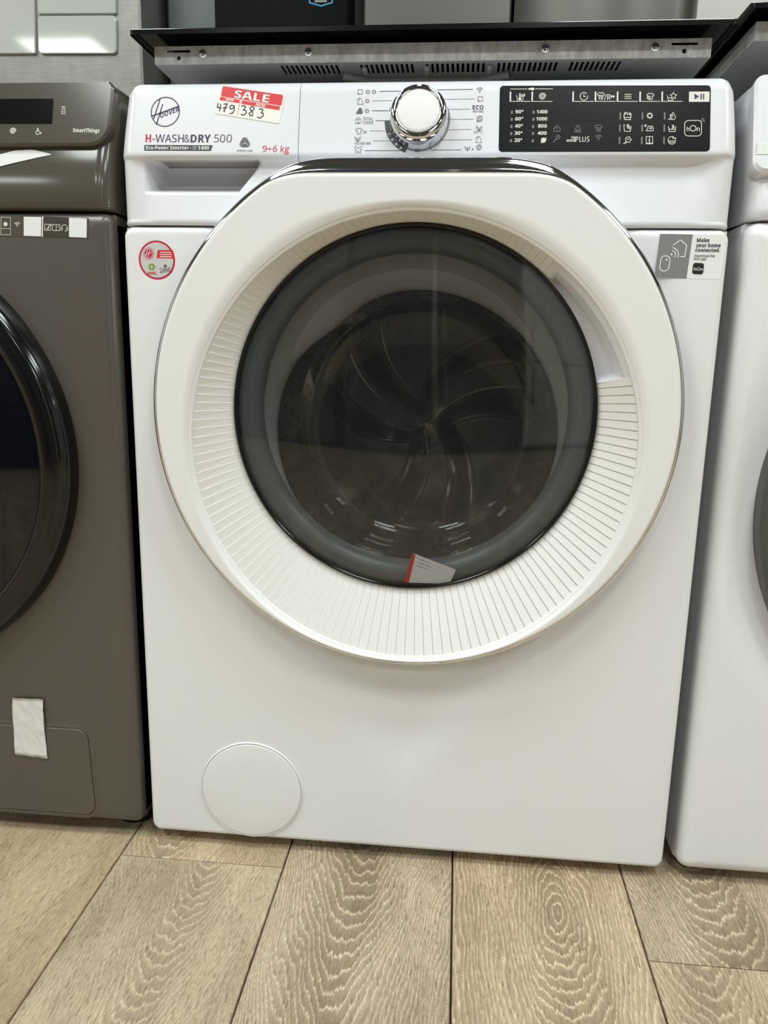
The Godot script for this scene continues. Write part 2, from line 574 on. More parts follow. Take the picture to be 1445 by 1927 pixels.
func room() -> void:
	var wm := mat("wall_paint", c8(216, 214, 208), 0.8)
	var cm := mat("ceiling_paint", c8(98, 99, 100), 0.9)
	var parts := [["wall_back", Vector3(-4.6, -0.1, -1.6), Vector3(4.6, CEIL, -1.5), "white painted shop wall behind the fridges"], ["wall_front", Vector3(-4.6, -0.1, 5.2), Vector3(4.6, CEIL, 5.3), "white painted shop wall across the aisle"], ["wall_left", Vector3(-4.6, -0.1, -1.5), Vector3(-4.5, CEIL, 5.2), "white painted end wall beyond the grey washer"], ["wall_right", Vector3(4.5, -0.1, -1.5), Vector3(4.6, CEIL, 5.2), "white painted end wall beyond the white washer"]]
	for p in parts:
		var t := struct(p[0], p[3], "wall")
		obj("paint", box(p[1], p[2], 0.0), wm, t)
	var c := struct("ceiling", "flat dark grey ceiling with square LED panels", "ceiling")
	obj("boards", box(Vector3(-4.6, CEIL, -1.6), Vector3(4.6, CEIL + 0.1, 5.3), 0.0), cm, c)

# ---------------------------------------------------------------- floor
func noise_bytes(freq: float, sd: int, oct := 3) -> PackedByteArray:
	var n := FastNoiseLite.new()
	n.noise_type = FastNoiseLite.TYPE_SIMPLEX_SMOOTH
	n.seed = sd
	n.frequency = freq
	n.fractal_octaves = oct
	return n.get_seamless_image(512, 512, false, false, 0.2).get_data()

const TEX_W := 352
const TEX_H := 1664
const BOARD_L := 1.28
const BOARD_W := 0.1932
var nz := []

# grain of one board; across 0..193 mm, along 0..1280 mm; rings follow a curved axis, with pores and worn pale fibres
func board_image(sd: int, s0: float, t0: float, kind: int, curve: float, space: float, amp: float, tone: Color) -> ImageTexture:
	var im := Image.create(TEX_W, TEX_H, false, Image.FORMAT_RGB8)
	var data := PackedByteArray()
	data.resize(TEX_W * TEX_H * 3)
	var fine: PackedByteArray = nz[0]
	var mid: PackedByteArray = nz[1]
	var low: PackedByteArray = nz[2]
	var at := 0
	var top_slope := space / 3.1
	var off := sd * 97
	for j in TEX_H:
		var t := 1280.0 * j / TEX_H
		var dt := t - t0
		var tf := int(t * 0.28) + off
		var tm := int(t * 0.35) + off * 3
		for i in TEX_W:
			var s := 193.2 * i / TEX_W
			var a := fine[((tf + ((i * 7) & 3)) & 511) * 512 + ((i * 3 + off) & 511)] / 255.0 - 0.5
			var f2 := fine[((int(t * 0.9) + off * 5) & 511) * 512 + ((i * 2 + off * 2) & 511)] / 255.0 - 0.5
			var b := mid[(tm & 511) * 512 + ((i + off) & 511)] / 255.0 - 0.5
			var l := low[((int(t * 0.22) + off * 7) & 511) * 512 + ((i / 2 + off) & 511)] / 255.0 - 0.5
			var ds := absf(s - s0 + l * 30.0)
			var phi: float
			if kind == 1:
				phi = sqrt(dt * dt + 10.0 * ds * ds)
			else:
				var d0 := top_slope / (2.0 * curve)
				phi = dt + (curve * ds * ds if ds < d0 else curve * d0 * d0 + top_slope * (ds - d0))
			phi = phi + b * space * 0.8 + a * space * 0.38
			var ph := phi / space
			ph = ph - floorf(ph)
			var line := maxf(0.0, 1.0 - absf(ph - 0.14) * 7.5)
			var heart := maxf(0.0, 1.0 - ds / 42.0)
			var k := 0.52 + l * 0.5 + a * 0.32 + f2 * 0.28 + b * 0.12
			k = k + amp * (line * (0.34 + 0.3 * heart) - 0.20 * ph - 0.24 * heart + 0.06)
			if f2 + a * 0.8 < -0.40:
				k = k - 0.20
			k = clampf(k, 0.0, 1.1)
			data[at] = int(minf(255.0, (121.0 + 98.0 * k) * tone.r))
			data[at + 1] = int(minf(255.0, (106.0 + 99.0 * k) * tone.g))
			data[at + 2] = int(minf(255.0, (87.0 + 95.0 * k) * tone.b))
			at += 3
	im.set_data(TEX_W, TEX_H, false, Image.FORMAT_RGB8, data)
	return ImageTexture.create_from_image(im)

func board_material(tex: Texture2D) -> StandardMaterial3D:
	var w := StandardMaterial3D.new()
	w.resource_name = "oak_laminate"
	w.albedo_texture = tex
	w.roughness = 0.55
	return w

func board_mesh(length: float, v0: float) -> ArrayMesh:
	var st := new_st()
	st.set_smooth_group(-1)
	var hw := BOARD_W / 2.0 - 0.0010
	var l := length - 0.0014
	var ch := 0.0008
	var ring := func(ins: float, y: float) -> Array:
		return [Vector3(-hw + ins, y, 0.0007 + ins), Vector3(hw - ins, y, 0.0007 + ins), Vector3(hw - ins, y, 0.0007 + l - ins), Vector3(-hw + ins, y, 0.0007 + l - ins)]
	var top: Array = ring.call(ch, 0.0)
	var edge: Array = ring.call(0.0, -ch)
	var bot: Array = ring.call(0.0, -0.008)
	var put := func(p: Vector3) -> void:
		st.set_uv(Vector2((p.x + BOARD_W / 2.0) / BOARD_W, v0 + p.z / BOARD_L))
		st.add_vertex(p)
	var q := func(a: Vector3, b: Vector3, c: Vector3, d: Vector3) -> void:
		for p in [a, b, c, a, c, d]:
			put.call(p)
	q.call(top[0], top[1], top[2], top[3])
	for i in 4:
		var j := (i + 1) % 4
		q.call(top[i], edge[i], edge[j], top[j])
		q.call(edge[i], bot[i], bot[j], edge[j])
	return done(st, false)

func floor_boards() -> void:
	var f := struct("floor", "oak look laminate floor boards running out from under the washers", "floor")
	var joint := mat("board_core", c8(116, 98, 82), 0.8)
	obj("underlay", box(Vector3(-4.6, -0.1, -1.6), Vector3(4.6, -0.008, 5.3), 0.0), joint, f)
	nz = [noise_bytes(0.09, 5, 2), noise_bytes(0.035, 9, 3), noise_bytes(0.012, 13, 3)]
	# texture z origin of each seen board lies at the board's far end
	var variants := [
		board_image(1, -60.0, 0.0, 0, 0.05, 26.0, 0.5, Color(1.06, 1.02, 0.94)),
		board_image(2, 107.0, 10.0, 0, 0.06, 16.0, 0.6, Color(1.04, 1.03, 0.98)),
		board_image(3, 86.0, 0.0, 0, 0.05, 21.0, 1.05, Color(1.0, 0.98, 0.94)),
		board_image(4, 112.0, 703.0, 1, 0.0, 15.0, 1.0, Color(1.05, 1.01, 0.95)),
		board_image(5, 52.0, 620.0, 0, 0.05, 20.0, 0.8, Color(1.03, 0.99, 0.93))]
	var wm := []
	for v in variants:
		wm.append(board_material(v))
	var mesh := board_mesh(BOARD_L, 0.0)
	# columns by seam; joints seen at z 0.028 (column 0) and 0.121 (column 3)
	var joints := {-1: -0.52, 0: 0.028, 1: -0.71, 2: -0.64, 3: 0.121}
	var pick := {-1: 0, 0: 1, 1: 2, 2: 3, 3: 4}
	var st := new_st()
	for col in range(-6, 8):
		var cx := -0.3248 + BOARD_W * (col + 0.5)
		var j: float = joints.get(col, -0.9 + fposmod(col * 0.41, 1.0))
		for r in range(-1, 2):
			var z := j + r * BOARD_L
			if z < -1.48:
				continue
			var o := obj("plank", mesh, wm[(pick.get(col, absi(col * 3)) + (0 if (r == 0 or col == -1) else 3 * absi(r))) % 5], f)
			o.position += Vector3(cx, 0, z)
		box_to(st, Vector3(cx - BOARD_W / 2.0, -0.008, j + 2.0 * BOARD_L), Vector3(cx + BOARD_W / 2.0, -0.001, 5.2))
		var back := j - (BOARD_L if j - BOARD_L >= -1.48 else 0.0)
		box_to(st, Vector3(cx - BOARD_W / 2.0, -0.008, -1.5), Vector3(cx + BOARD_W / 2.0, -0.001, back))
	var rest := board_material(variants[0])
	rest.uv1_triplanar = true
	rest.uv1_world_triplanar = true
	rest.uv1_scale = Vector3(2.5, 2.5, 0.8)
	var x0 := -0.3248 + BOARD_W * -6.0
	var x1 := -0.3248 + BOARD_W * 8.0
	box_to(st, Vector3(-4.5, -0.008, -1.5), Vector3(x0 - 0.001, -0.001, 5.2))
	box_to(st, Vector3(x1 + 0.001, -0.008, -1.5), Vector3(4.5, -0.001, 5.2))
	var o2 := obj("distant_planks", done(st, false), rest, f)
	o2.set_meta("kind", "stuff")

# ---------------------------------------------------------------- the white washer dryer
const HW := 0.2975
const TILT := 0.2094
var con := {}
var face0 := {}

func sd_rrect(p: Vector2, lo: Vector2, hi: Vector2, r: float) -> float:
	var c := (lo + hi) / 2.0
	var q := (p - c).abs() - (hi - lo) / 2.0 + Vector2(r, r)
	return Vector2(maxf(q.x, 0), maxf(q.y, 0)).length() + minf(maxf(q.x, q.y), 0.0) - r

func round_drop(e: float, r: float) -> float:
	if e >= r:
		return 0.0
	var k := r - maxf(e, 0.0)
	return r - sqrt(maxf(0.0, r * r - k * k))

# depth inside a drop shape: a circle drawn out to a point below it
func in_drop(p: Vector2, c: Vector2, r: float, tip: Vector2) -> float:
	var l := c.distance_to(tip)
	var al := asin(r / l)
	var sd := signf(p.x - tip.x)
	var dir := Vector2(sd * sin(al), cos(al))
	var v := p - tip
	if v.dot(dir) < sqrt(l * l - r * r):
		return v.dot(Vector2(-sd * cos(al), sin(al)))
	return r - p.distance_to(c)

# sheet front with a round hole and rolled edges; the sheet is pressed in gently around the hole
func pressed_front(c: Vector2, hole: float, lo: Vector2, hi: Vector2, rc: float, re: float, z0: float, dish: float, dish_r0: float, dish_r1: float, back: float, tip := Vector2.ZERO) -> ArrayMesh:
	var ang := []
	for k in 180:
		ang.append(TAU * k / 180.0)
	for q in [lo, hi, Vector2(lo.x, hi.y), Vector2(hi.x, lo.y)]:
		for d in [-0.012, -0.008, -0.004, 0.0, 0.004, 0.008, 0.012]:
			ang.append(fposmod((q - c).angle() + d * 1.5, TAU))
	ang.sort()
	ang.append(ang[0] + TAU)
	var rad := []
	for a in ang:
		var d := Vector2.from_angle(a)
		var t0 := 0.0
		var t1 := 1.2
		for it in 40:
			var tm := (t0 + t1) / 2.0
			if sd_rrect(c + d * tm, lo, hi, rc) < 0.0:
				t0 = tm
			else:
				t1 = tm
		rad.append(t0)
	var nv := 44
	var f := func(u: float, v: float) -> Vector3:
		var i := int(round(u * (ang.size() - 1)))
		var d := Vector2.from_angle(ang[i])
		var k := int(round(v * (nv + 1)))
		if k == nv + 1:
			var pe: Vector2 = c + d * rad[i]
			return Vector3(pe.x, pe.y, back)
		var w := float(k) / nv
		var r: float
		if w < 0.5:
			r = lerpf(hole, rad[i] - re * 1.1, smoothstep(0.0, 1.0, w * 2.0) * 0.5 + w)
		else:
			r = rad[i] - re * 1.1 * pow((1.0 - w) * 2.0, 1.6)
		var p: Vector2 = c + d * r
		var e := -sd_rrect(p, lo, hi, rc)
		var z := z0 - dish * (1.0 - smoothstep(dish_r0, dish_r1, r)) - round_drop(e, re)
		if tip.y > 0.0:
			z -= 0.0085 * smoothstep(0.0, 0.06, in_drop(p, c, 0.283, tip))
		return Vector3(p.x, p.y, z)
	return grid(ang.size() - 1, nv + 1, f, true)

const DC := Vector2(0.001, 0.519)
func door_edge(th: float, R: float, cut: float) -> float:
	var s := sin(th)
	if s <= 0.05:
		return R
	var b := cut / s
	var k := 0.014
	var h := clampf(0.5 + 0.5 * (b - R) / k, 0.0, 1.0)
	return lerpf(b, R, h) - k * h * (1.0 - h)

# distance from the door centre to an offset circle
func to_circle(th: float, c: Vector2, R: float) -> float:
	var d := Vector2.from_angle(th)
	var o := DC - c
	var b := o.dot(d)
	return -b + sqrt(b * b - o.length_squared() + R * R)

func at_door(th: float, r: float, z: float) -> Vector3:
	var p := DC + Vector2.from_angle(th) * r
	return Vector3(p.x, p.y, z)

func console_profile(x: float) -> Array:
	# (y, z) from the top plate over the sloped face and the lip into the hollow below
	var fade := smoothstep(0.006, 0.045, HW - absf(x))
	var t := tan(TILT)
	var out := [Vector2(0.84, -0.30), Vector2(0.84, -0.05), Vector2(0.8398, -0.034), Vector2(0.8385, -0.0265), Vector2(0.836, -0.0205), Vector2(0.8325, -0.0168), Vector2(0.829, -(0.829 - 0.766) * t)]
	for k in 4:
		var y := lerpf(0.825, 0.7705, k / 3.0)
		out.append(Vector2(y, -(y - 0.766) * t))
	out.append(Vector2(0.7675, -0.0004))
	out.append(Vector2(0.7652, -0.0010))
	out.append(Vector2(0.7635, -0.0026))
	var low := [Vector2(0.7624, -0.0045), Vector2(0.7615, -0.0066), Vector2(0.7600, -0.0082), Vector2(0.7570, -0.0090), Vector2(0.7530, -0.0088)]
	for k in 36:
		var w := k / 35.0
		var y := lerpf(0.748, 0.7065, w)
		low.append(Vector2(y, lerpf(-0.0082, -0.0002, w)))
	low.append(Vector2(0.704, -0.0004))
	low.append(Vector2(0.7025, -0.0012))
	low.append(Vector2(0.7017, -0.0035))
	low.append(Vector2(0.7015, -0.02))
	for q in low:
		out.append(Vector2(q.x, lerpf(minf(-0.0026, q.y * 0.25) if q.x > 0.704 else q.y, q.y, fade)))
	return out

const POCKET := Vector2(-0.2605, -0.1565)
func scoop_depth(x: float, y: float) -> float:
	var poly := [Vector2(-0.2735, 0.785), Vector2(-0.2735, 0.7325), Vector2(-0.178, 0.7325), Vector2(-0.136, 0.785)]
	var d := 1.0
	for i in 3:
		var a: Vector2 = poly[i]
		var b: Vector2 = poly[i + 1]
		var e := (b - a).normalized()
		d = minf(d, (Vector2(x, y) - a).dot(Vector2(-e.y, e.x)))
	return 0.034 * smoothstep(-0.001, 0.012, d) * smoothstep(0.7640, 0.7622, y)

func console_mesh(x0: float, x1: float, round_left: bool, round_right: bool, scoop: bool) -> ArrayMesh:
	var xs := []
	var n := int((x1 - x0) / 0.0013) if scoop else int((x1 - x0) / 0.006)
	for i in n + 1:
		xs.append(lerpf(x0, x1, float(i) / n))
	for k in 12:
		var e := 0.016 * pow(k / 12.0, 2.0) + 0.0001
		if round_left:
			xs.append(x0 + e)
		if round_right:
			xs.append(x1 - e)
	xs.sort()
	var rr := 0.014
	var rows := console_profile(0.0).size()
	var f := func(u: float, v: float) -> Vector3:
		var x: float = xs[int(round(u * (xs.size() - 1)))]
		var prof := console_profile(x)
		var q: Vector2 = prof[int(round(v * (rows - 1)))]
		var e := 1.0
		if round_left:
			e = minf(e, x - x0)
		if round_right:
			e = minf(e, x1 - x)
		var drop := round_drop(e, rr)
		var z := q.y
		var y := q.x
		if z > -0.2:
			z -= drop
		if y > 0.815:
			y -= drop * 0.75 * smoothstep(0.815, 0.836, y)
		if scoop and y < 0.7640 and y > 0.72:
			z -= scoop_depth(x, y)
		var xx := x
		if e < 0.05:
			xx = x - signf(x) * 0.004 * smoothstep(0.766, 0.84, y) * (1.0 - e / 0.05)
		return Vector3(xx, y, z)
	var st := new_st()
	# under the lip the drawer is open upwards
	var s0 := 0
	var s1 := 0
	for i in xs.size():
		if xs[i] < POCKET.x:
			s0 = i + 1
		if xs[i] < POCKET.y:
			s1 = i
	grid_to(st, xs.size() - 1, rows - 1, f, false, false, 13 if scoop else -1, s0, s1)
	# end walls
	for side in 2:
		var u := float(side)
		var pr := []
		for r in rows:
			pr.append(f.call(u, float(r) / (rows - 1)))
		var bk := Vector3(pr[0].x, 0.7015, -0.30)
		st.set_smooth_group(-1)
		for r in rows - 1:
			var a: Vector3 = pr[r]
			var b: Vector3 = pr[r + 1]
			quad(st, a, b, Vector3(b.x, b.y, minf(-0.06, b.z)), Vector3(a.x, a.y, minf(-0.06, a.z)))
	return done(st)

func washer() -> void:
	con = plane(Vector3(0, 0.766, 0), Vector3.RIGHT, Vector3(0, cos(TILT), -sin(TILT)))
	face0 = plane(Vector3.ZERO, Vector3.RIGHT, Vector3.UP)
	var w := thing("washing_machine", "white washer dryer with smoked round door between the grey and plain white washers", "washing machine", Vector3(0, 0, -0.28))
	var st := new_st()
	# carcass with open front
	for q in [[Vector3(-HW, 0.016, -0.56), Vector3(-HW + 0.004, 0.70, -0.012)], [Vector3(HW - 0.004, 0.016, -0.56), Vector3(HW, 0.70, -0.012)], [Vector3(-HW, 0.016, -0.56), Vector3(HW, 0.022, -0.012)], [Vector3(-HW, 0.016, -0.565), Vector3(HW, 0.838, -0.56)], [Vector3(-HW, 0.70, -0.56), Vector3(HW - 0.0, 0.838, -0.295)]]:
		box_to(st, q[0], q[1], 0.0)
	obj("cabinet", done(st, false), m("enamel"), w)
	obj("front_panel", pressed_front(DC, 0.172, Vector2(-HW, 0.0145), Vector2(HW, 0.7002), 0.011, 0.007, 0.0, 0.003, 0.258, 0.285, -0.03, Vector2(0.002, 0.085)), m("enamel"), w)
	obj("top_plate", box(Vector3(-HW + 0.001, 0.826, -0.565), Vector3(HW - 0.001, 0.8405, -0.06), 0.004), m("white_plastic"), w)
	for p in [Vector3(-0.255, 0, -0.055), Vector3(0.236, 0, -0.055), Vector3(-0.25, 0, -0.5), Vector3(0.25, 0, -0.5)]:
		obj("foot", lathe(plane(p, Vector3.RIGHT, Vector3.BACK), [Vector2(0.001, 0.0), Vector2(0.020, 0.0), Vector2(0.022, -0.004), Vector2(0.021, -0.010), Vector2(0.012, -0.011), Vector2(0.012, -0.0165), Vector2(0.001, -0.0165)], 24), m("foot_black"), w)
	# detergent drawer and control console
	var drawer := obj("detergent_drawer", console_mesh(-HW, -0.1172, true, false, true), m("white_plastic"), w)
	var pk := new_st()
	var px0 := POCKET.x - 0.001
	var px1 := POCKET.y + 0.001
	box_to(pk, Vector3(px0, 0.7628, -0.0095), Vector3(px1, 0.787, -0.0075))
	box_to(pk, Vector3(px0, 0.7618, -0.0440), Vector3(px1, 0.787, -0.0420))
	box_to(pk, Vector3(px0 - 0.002, 0.7628, -0.0440), Vector3(px0, 0.787, -0.0075))
	box_to(pk, Vector3(px1, 0.7628, -0.0440), Vector3(px1 + 0.002, 0.787, -0.0075))
	box_to(pk, Vector3(px0, 0.785, -0.0440), Vector3(px1, 0.787, -0.0075))
	obj("pull_pocket", done(pk, false), m("white_plastic"), drawer, "hollow inside of the drawer pull")
	var console := obj("control_console", console_mesh(-0.1166, HW, false, true, false), m("white_plastic"), w)
	drawer_print(drawer)
	console_print(console)
	knob(w)
	control_panel(w)
	door(w)
	inside(w)
	panel_stickers(w)
	# round filter cover
	var fc := plane(Vector3(-0.1745, 0.0780, 0.0), Vector3.RIGHT, Vector3.UP)
	obj("filter_rim", lathe(fc, [Vector2(0.0606, -0.0040), Vector2(0.0605, 0.0002), Vector2(0.0602, 0.0012), Vector2(0.0597, 0.0018), Vector2(0.0593, 0.0018), Vector2(0.0591, 0.0002), Vector2(0.0578, 0.0002)], 120), m("enamel"), w)
	obj("filter_cover", lathe(fc, [Vector2(0.0582, 0.0002), Vector2(0.0582, 0.0016), Vector2(0.0578, 0.0020), Vector2(0.0568, 0.0022), Vector2(0.03, 0.0022), Vector2(0.0001, 0.0022)], 120), m("enamel"), w)
	# sale ticket
	sale_ticket()

func drawer_print(d: Node3D) -> void:
	var dk := m("print_dark")
	var c := Vector2(311.1, 210.5)
	var ring := PackedVector2Array()
	var cc := hit(con, c.x, c.y)
	for k in 61:
		ring.append(cc + Vector2.from_angle(TAU * k / 60.0) * 0.0143)
	var st := new_st()
	ribbon_to(st, con, ring, 0.00095, 0.0002)
	for l in [[[301.4, 186], [289.3, 224]], [[306.3, 196], [294.2, 235]], [[284.5, 219.3], [337.5, 199.4]]]:
		ribbon_to(st, con, hits(con, l), 0.0011, 0.0002)
	obj("emblem", done(st, false), dk, d)
	text("OOVER", con, Vector2(301.5, 222.5), Vector2(337.5, 209.5), 9.5, dk, d, "bold", 0.25)
	text("H", con, Vector2(273.5, 267.6), Vector2(284, 267.7), 14.6, m("print_red"), d, "bold")
	text("-WASH", con, Vector2(286.5, 267.7), Vector2(345.5, 267.9), 14.6, dk, d, "sans")
	text("&", con, Vector2(346.5, 267.9), Vector2(357.0, 268), 14.6, m("print_grey"), d)
	text("DRY", con, Vector2(358.5, 268), Vector2(396, 268.1), 14.6, dk, d, "bold")
	text("500", con, Vector2(402.5, 268.1), Vector2(436, 268.2), 15.0, m("print_grey"), d)
	blot("nameplate", con, [[[271.8, 272.8], [400.3, 273.4], [396.8, 284.1], [271.2, 283.6]]], mat("plate_dark", c8(58, 56, 68), 0.5), d)
	text("Eco-Power Inverter -", con, Vector2(275.2, 281.6), Vector2(360, 281.9), 6.8, m("print_white"), d, "bold", 0.0, 0.0005)
	blot("spin_dot", con, [arc_px(366.5, 278.6, 4.4, 4.4, 0, 345, 23)], m("print_dim"), d, 0.0004)
	text("1400", con, Vector2(372.5, 282), Vector2(393.5, 282.1), 6.8, m("print_white"), d, "bold", 0.0, 0.0005)
	ink("wool_mark", con, ico("wool", 460.6, 269, 10), 1.5, m("print_grey"), d)
	text("APPAREL CARE", con, Vector2(445.5, 285.2), Vector2(474.5, 285.4), 3.2, m("print_grey"), d)
	text("9+6 kg", con, Vector2(493.5, 285.8), Vector2(543.5, 286.4), 12.4, m("print_red"), d, "sans", 0.06)

func console_print(p: Node3D) -> void:
	var dk := m("print_dark")
	var gr := m("print_grey")
	var lines := [[[714, 172], [753, 171.5]], [[686, 283.6], [761, 283.6], [765, 276]], [[700, 208.6], [730, 208.6]], [[707, 227], [733, 227.2]], [[823, 169.3], [890, 168]], [[868, 282.2], [811, 282.6], [808, 275]]]
	for l in lines:
		ink("dial_line", con, [l], 1.0, dk, p)
	for l in [[[700, 190], [738, 189.4]], [[696, 246.5], [724, 246.6]], [[702, 265.2], [734, 265.2]], [[836, 187.2], [892, 186.2]], [[843, 206], [885, 205.2]], [[845, 225], [891, 224.3]], [[842, 244.5], [887, 243.6]], [[827, 263.6], [888, 263]]]:
		ink("dial_line", con, [l], 0.7, gr, p)
	ink("programme_icon", con, ico("cotton", 677.5, 173, 5.6), 0.8, gr, p)
	ink("programme_icon", con, ico("sun", 692, 173, 4.4) + ico("sun", 703.5, 172.8, 4.4), 0.9, gr, p)
	ink("programme_icon", con, ico("triangle", 677.5, 190.5, 6.4), 0.8, gr, p)
	ink("programme_icon", con, ico("sun", 691, 190.3, 4.4), 0.9, gr, p)
	blot("programme_icon", con, [[[670, 213], [676, 203], [680, 203.3], [683, 211], [681, 214.6], [671, 214.8]]], gr, p)
	ink("programme_icon", con, ico("sun", 690.5, 208.8, 4.4), 0.9, gr, p)
	ink("programme_icon", con, ico("palm", 674, 227, 5.6), 0.7, gr, p)
	text("TOTAL", con, Vector2(682.8, 226.2), Vector2(702, 226.4), 5.6, gr, p)
	text("CARE", con, Vector2(682.8, 233.4), Vector2(702, 233.6), 5.6, gr, p)
	ink("programme_icon", con, ico("shirt", 675.5, 246.5, 6.4), 0.9, gr, p)
	text("59'", con, Vector2(682.5, 251), Vector2(690.5, 251), 4.6, gr, p)
	ink("programme_icon", con, ico("leaves", 673, 262, 5.4), 0.7, gr, p)
	text("14'/30'/44'", con, Vector2(667, 272.4), Vector2(698, 272.5), 4.8, gr, p)
	ink("programme_icon", con, ico("butterfly", 674, 282, 6.6), 0.8, gr, p)
	ink("programme_icon", con, ico("wifi", 902.5, 169.5, 5.4), 0.9, gr, p)
	ink("programme_icon", con, ico("cotton", 903.5, 186.3, 5.6), 0.8, gr, p)
	text("ECO", con, Vector2(889, 206), Vector2(909.4, 206), 7.8, dk, p, "bold")
	text("40-60", con, Vector2(889.2, 212), Vector2(909.4, 212), 4.8, gr, p)
	ink("programme_icon", con, ico("blob", 902.5, 223.4, 5.6), 0.8, gr, p)
	ink("programme_icon", con, ico("leaves", 901.5, 241.6, 5.6), 0.7, gr, p)
	text("20°C", con, Vector2(891, 251), Vector2(908, 251), 4.6, gr, p)
	ink("programme_icon", con, ico("triangle", 900.5, 262.6, 6.4), 0.8, gr, p)
	ink("programme_icon", con, ico("tub_drain", 879.5, 277.5, 4.6), 0.9, gr, p)
	text("&", con, Vector2(887.4, 283), Vector2(891.6, 283), 4.6, gr, p)
	ink("programme_icon", con, ico("spiral", 901, 278, 6.2), 0.7, gr, p)
	ink("programme_icon", con, ico("tub", 785.5, 282, 4.0), 0.9, gr, p)
	# dark arc of the care programmes and the fine ring round the dial
	var kc := hit(con, 788.8, 227.0)
	var arc := func(r0: float, r1: float, a0: float, a1: float) -> PackedVector2Array:
		var q := PackedVector2Array()
		for k in 25:
			q.append(kc + Vector2.from_angle(deg_to_rad(lerpf(a0, a1, k / 24.0))) * r0)
		for k in 25:
			q.append(kc + Vector2.from_angle(deg_to_rad(lerpf(a1, a0, k / 24.0))) * r1)
		return q
	var st := new_st()
	slab_to(st, con, arc.call(0.0333, 0.0288, 180.5, 248.0), 0.00005, 0.00015)
	slab_to(st, con, arc.call(0.0310, 0.0288, 152.0, 163.0), 0.00005, 0.00015)
	obj("care_arc", done(st, false), mat("arc_grey", c8(74, 73, 78), 0.5), p)
	var ring := PackedVector2Array()
	for k in 61:
		ring.append(kc + Vector2.from_angle(deg_to_rad(lerpf(-150, 45, k / 60.0))) * 0.0291)
	var st2 := new_st()
	ribbon_to(st2, con, ring, 0.0006, 0.0002)
	obj("dial_ring", done(st2, false), dk, p)
	for k in 4:
		var a := deg_to_rad(205.0 + k * 11.0)
		var tpl := plane(pp(con, kc + Vector2.from_angle(a) * 0.0311), con.u * -sin(a) + con.v * cos(a), con.u * -cos(a) - con.v * sin(a))
		tpl = {"o": tpl.o, "u": tpl.u, "v": tpl.v, "n": con.n}
		var t := TextMesh.new()
		t.text = "CARE"[k]
		t.font = font("bold")
		t.font_size = 48
		t.pixel_size = 0.01
		t.depth = 0.01
		var bb := t.get_aabb()
		var sc := 0.0027 / bb.size.y
		var o := MeshInstance3D.new()
		o.name = "lettering"
		o.mesh = t
		o.material_override = m("print_white")
		p.add_child(o, true)
		var bs := Basis(tpl.u * sc, tpl.v * sc, con.n * 0.02)
		o.transform = Transform3D(bs, tpl.o + con.n * 0.0004 - bs * (bb.get_center() + Vector3(0, 0, bb.size.z / 2.0)))

func knob(w: Node3D) -> void:
	var kc := hit(con, 788.8, 227.0)
	var pl := plane(pp(con, kc), con.u, con.v)
	var k := obj("programme_dial", lathe(pl, [Vector2(0.0285, -0.001), Vector2(0.0284, 0.001), Vector2(0.0279, 0.0025), Vector2(0.0276, 0.008), Vector2(0.0274, 0.0125), Vector2(0.0269, 0.0148), Vector2(0.0259, 0.0166), Vector2(0.0246, 0.0179), Vector2(0.0228, 0.0187), Vector2(0.0208, 0.0188), Vector2(0.0201, 0.0184), Vector2(0.0199, 0.0175)], 96), m("chrome"), w, "chrome sleeve of the programme dial")
	obj("dial_cap", lathe(pl, [Vector2(0.0200, 0.0165), Vector2(0.0199, 0.0182), Vector2(0.0193, 0.0188), Vector2(0.017, 0.0192), Vector2(0.010, 0.0196), Vector2(0.0001, 0.0198)], 96), m("door_white"), k, "white cap of the dial")
	var st := new_st()
	slab_to(st, plane(pp(con, kc, 0.0), con.u, con.v), PackedVector2Array([Vector2(-0.0021, 0.0226), Vector2(0.0021, 0.0226), Vector2(0.0021, 0.0262), Vector2(-0.0021, 0.0262)]), 0.010, 0.0186, 0.0004)
	obj("pointer_mark", done(st, false), m("sticker_white"), k, "white pointer mark")

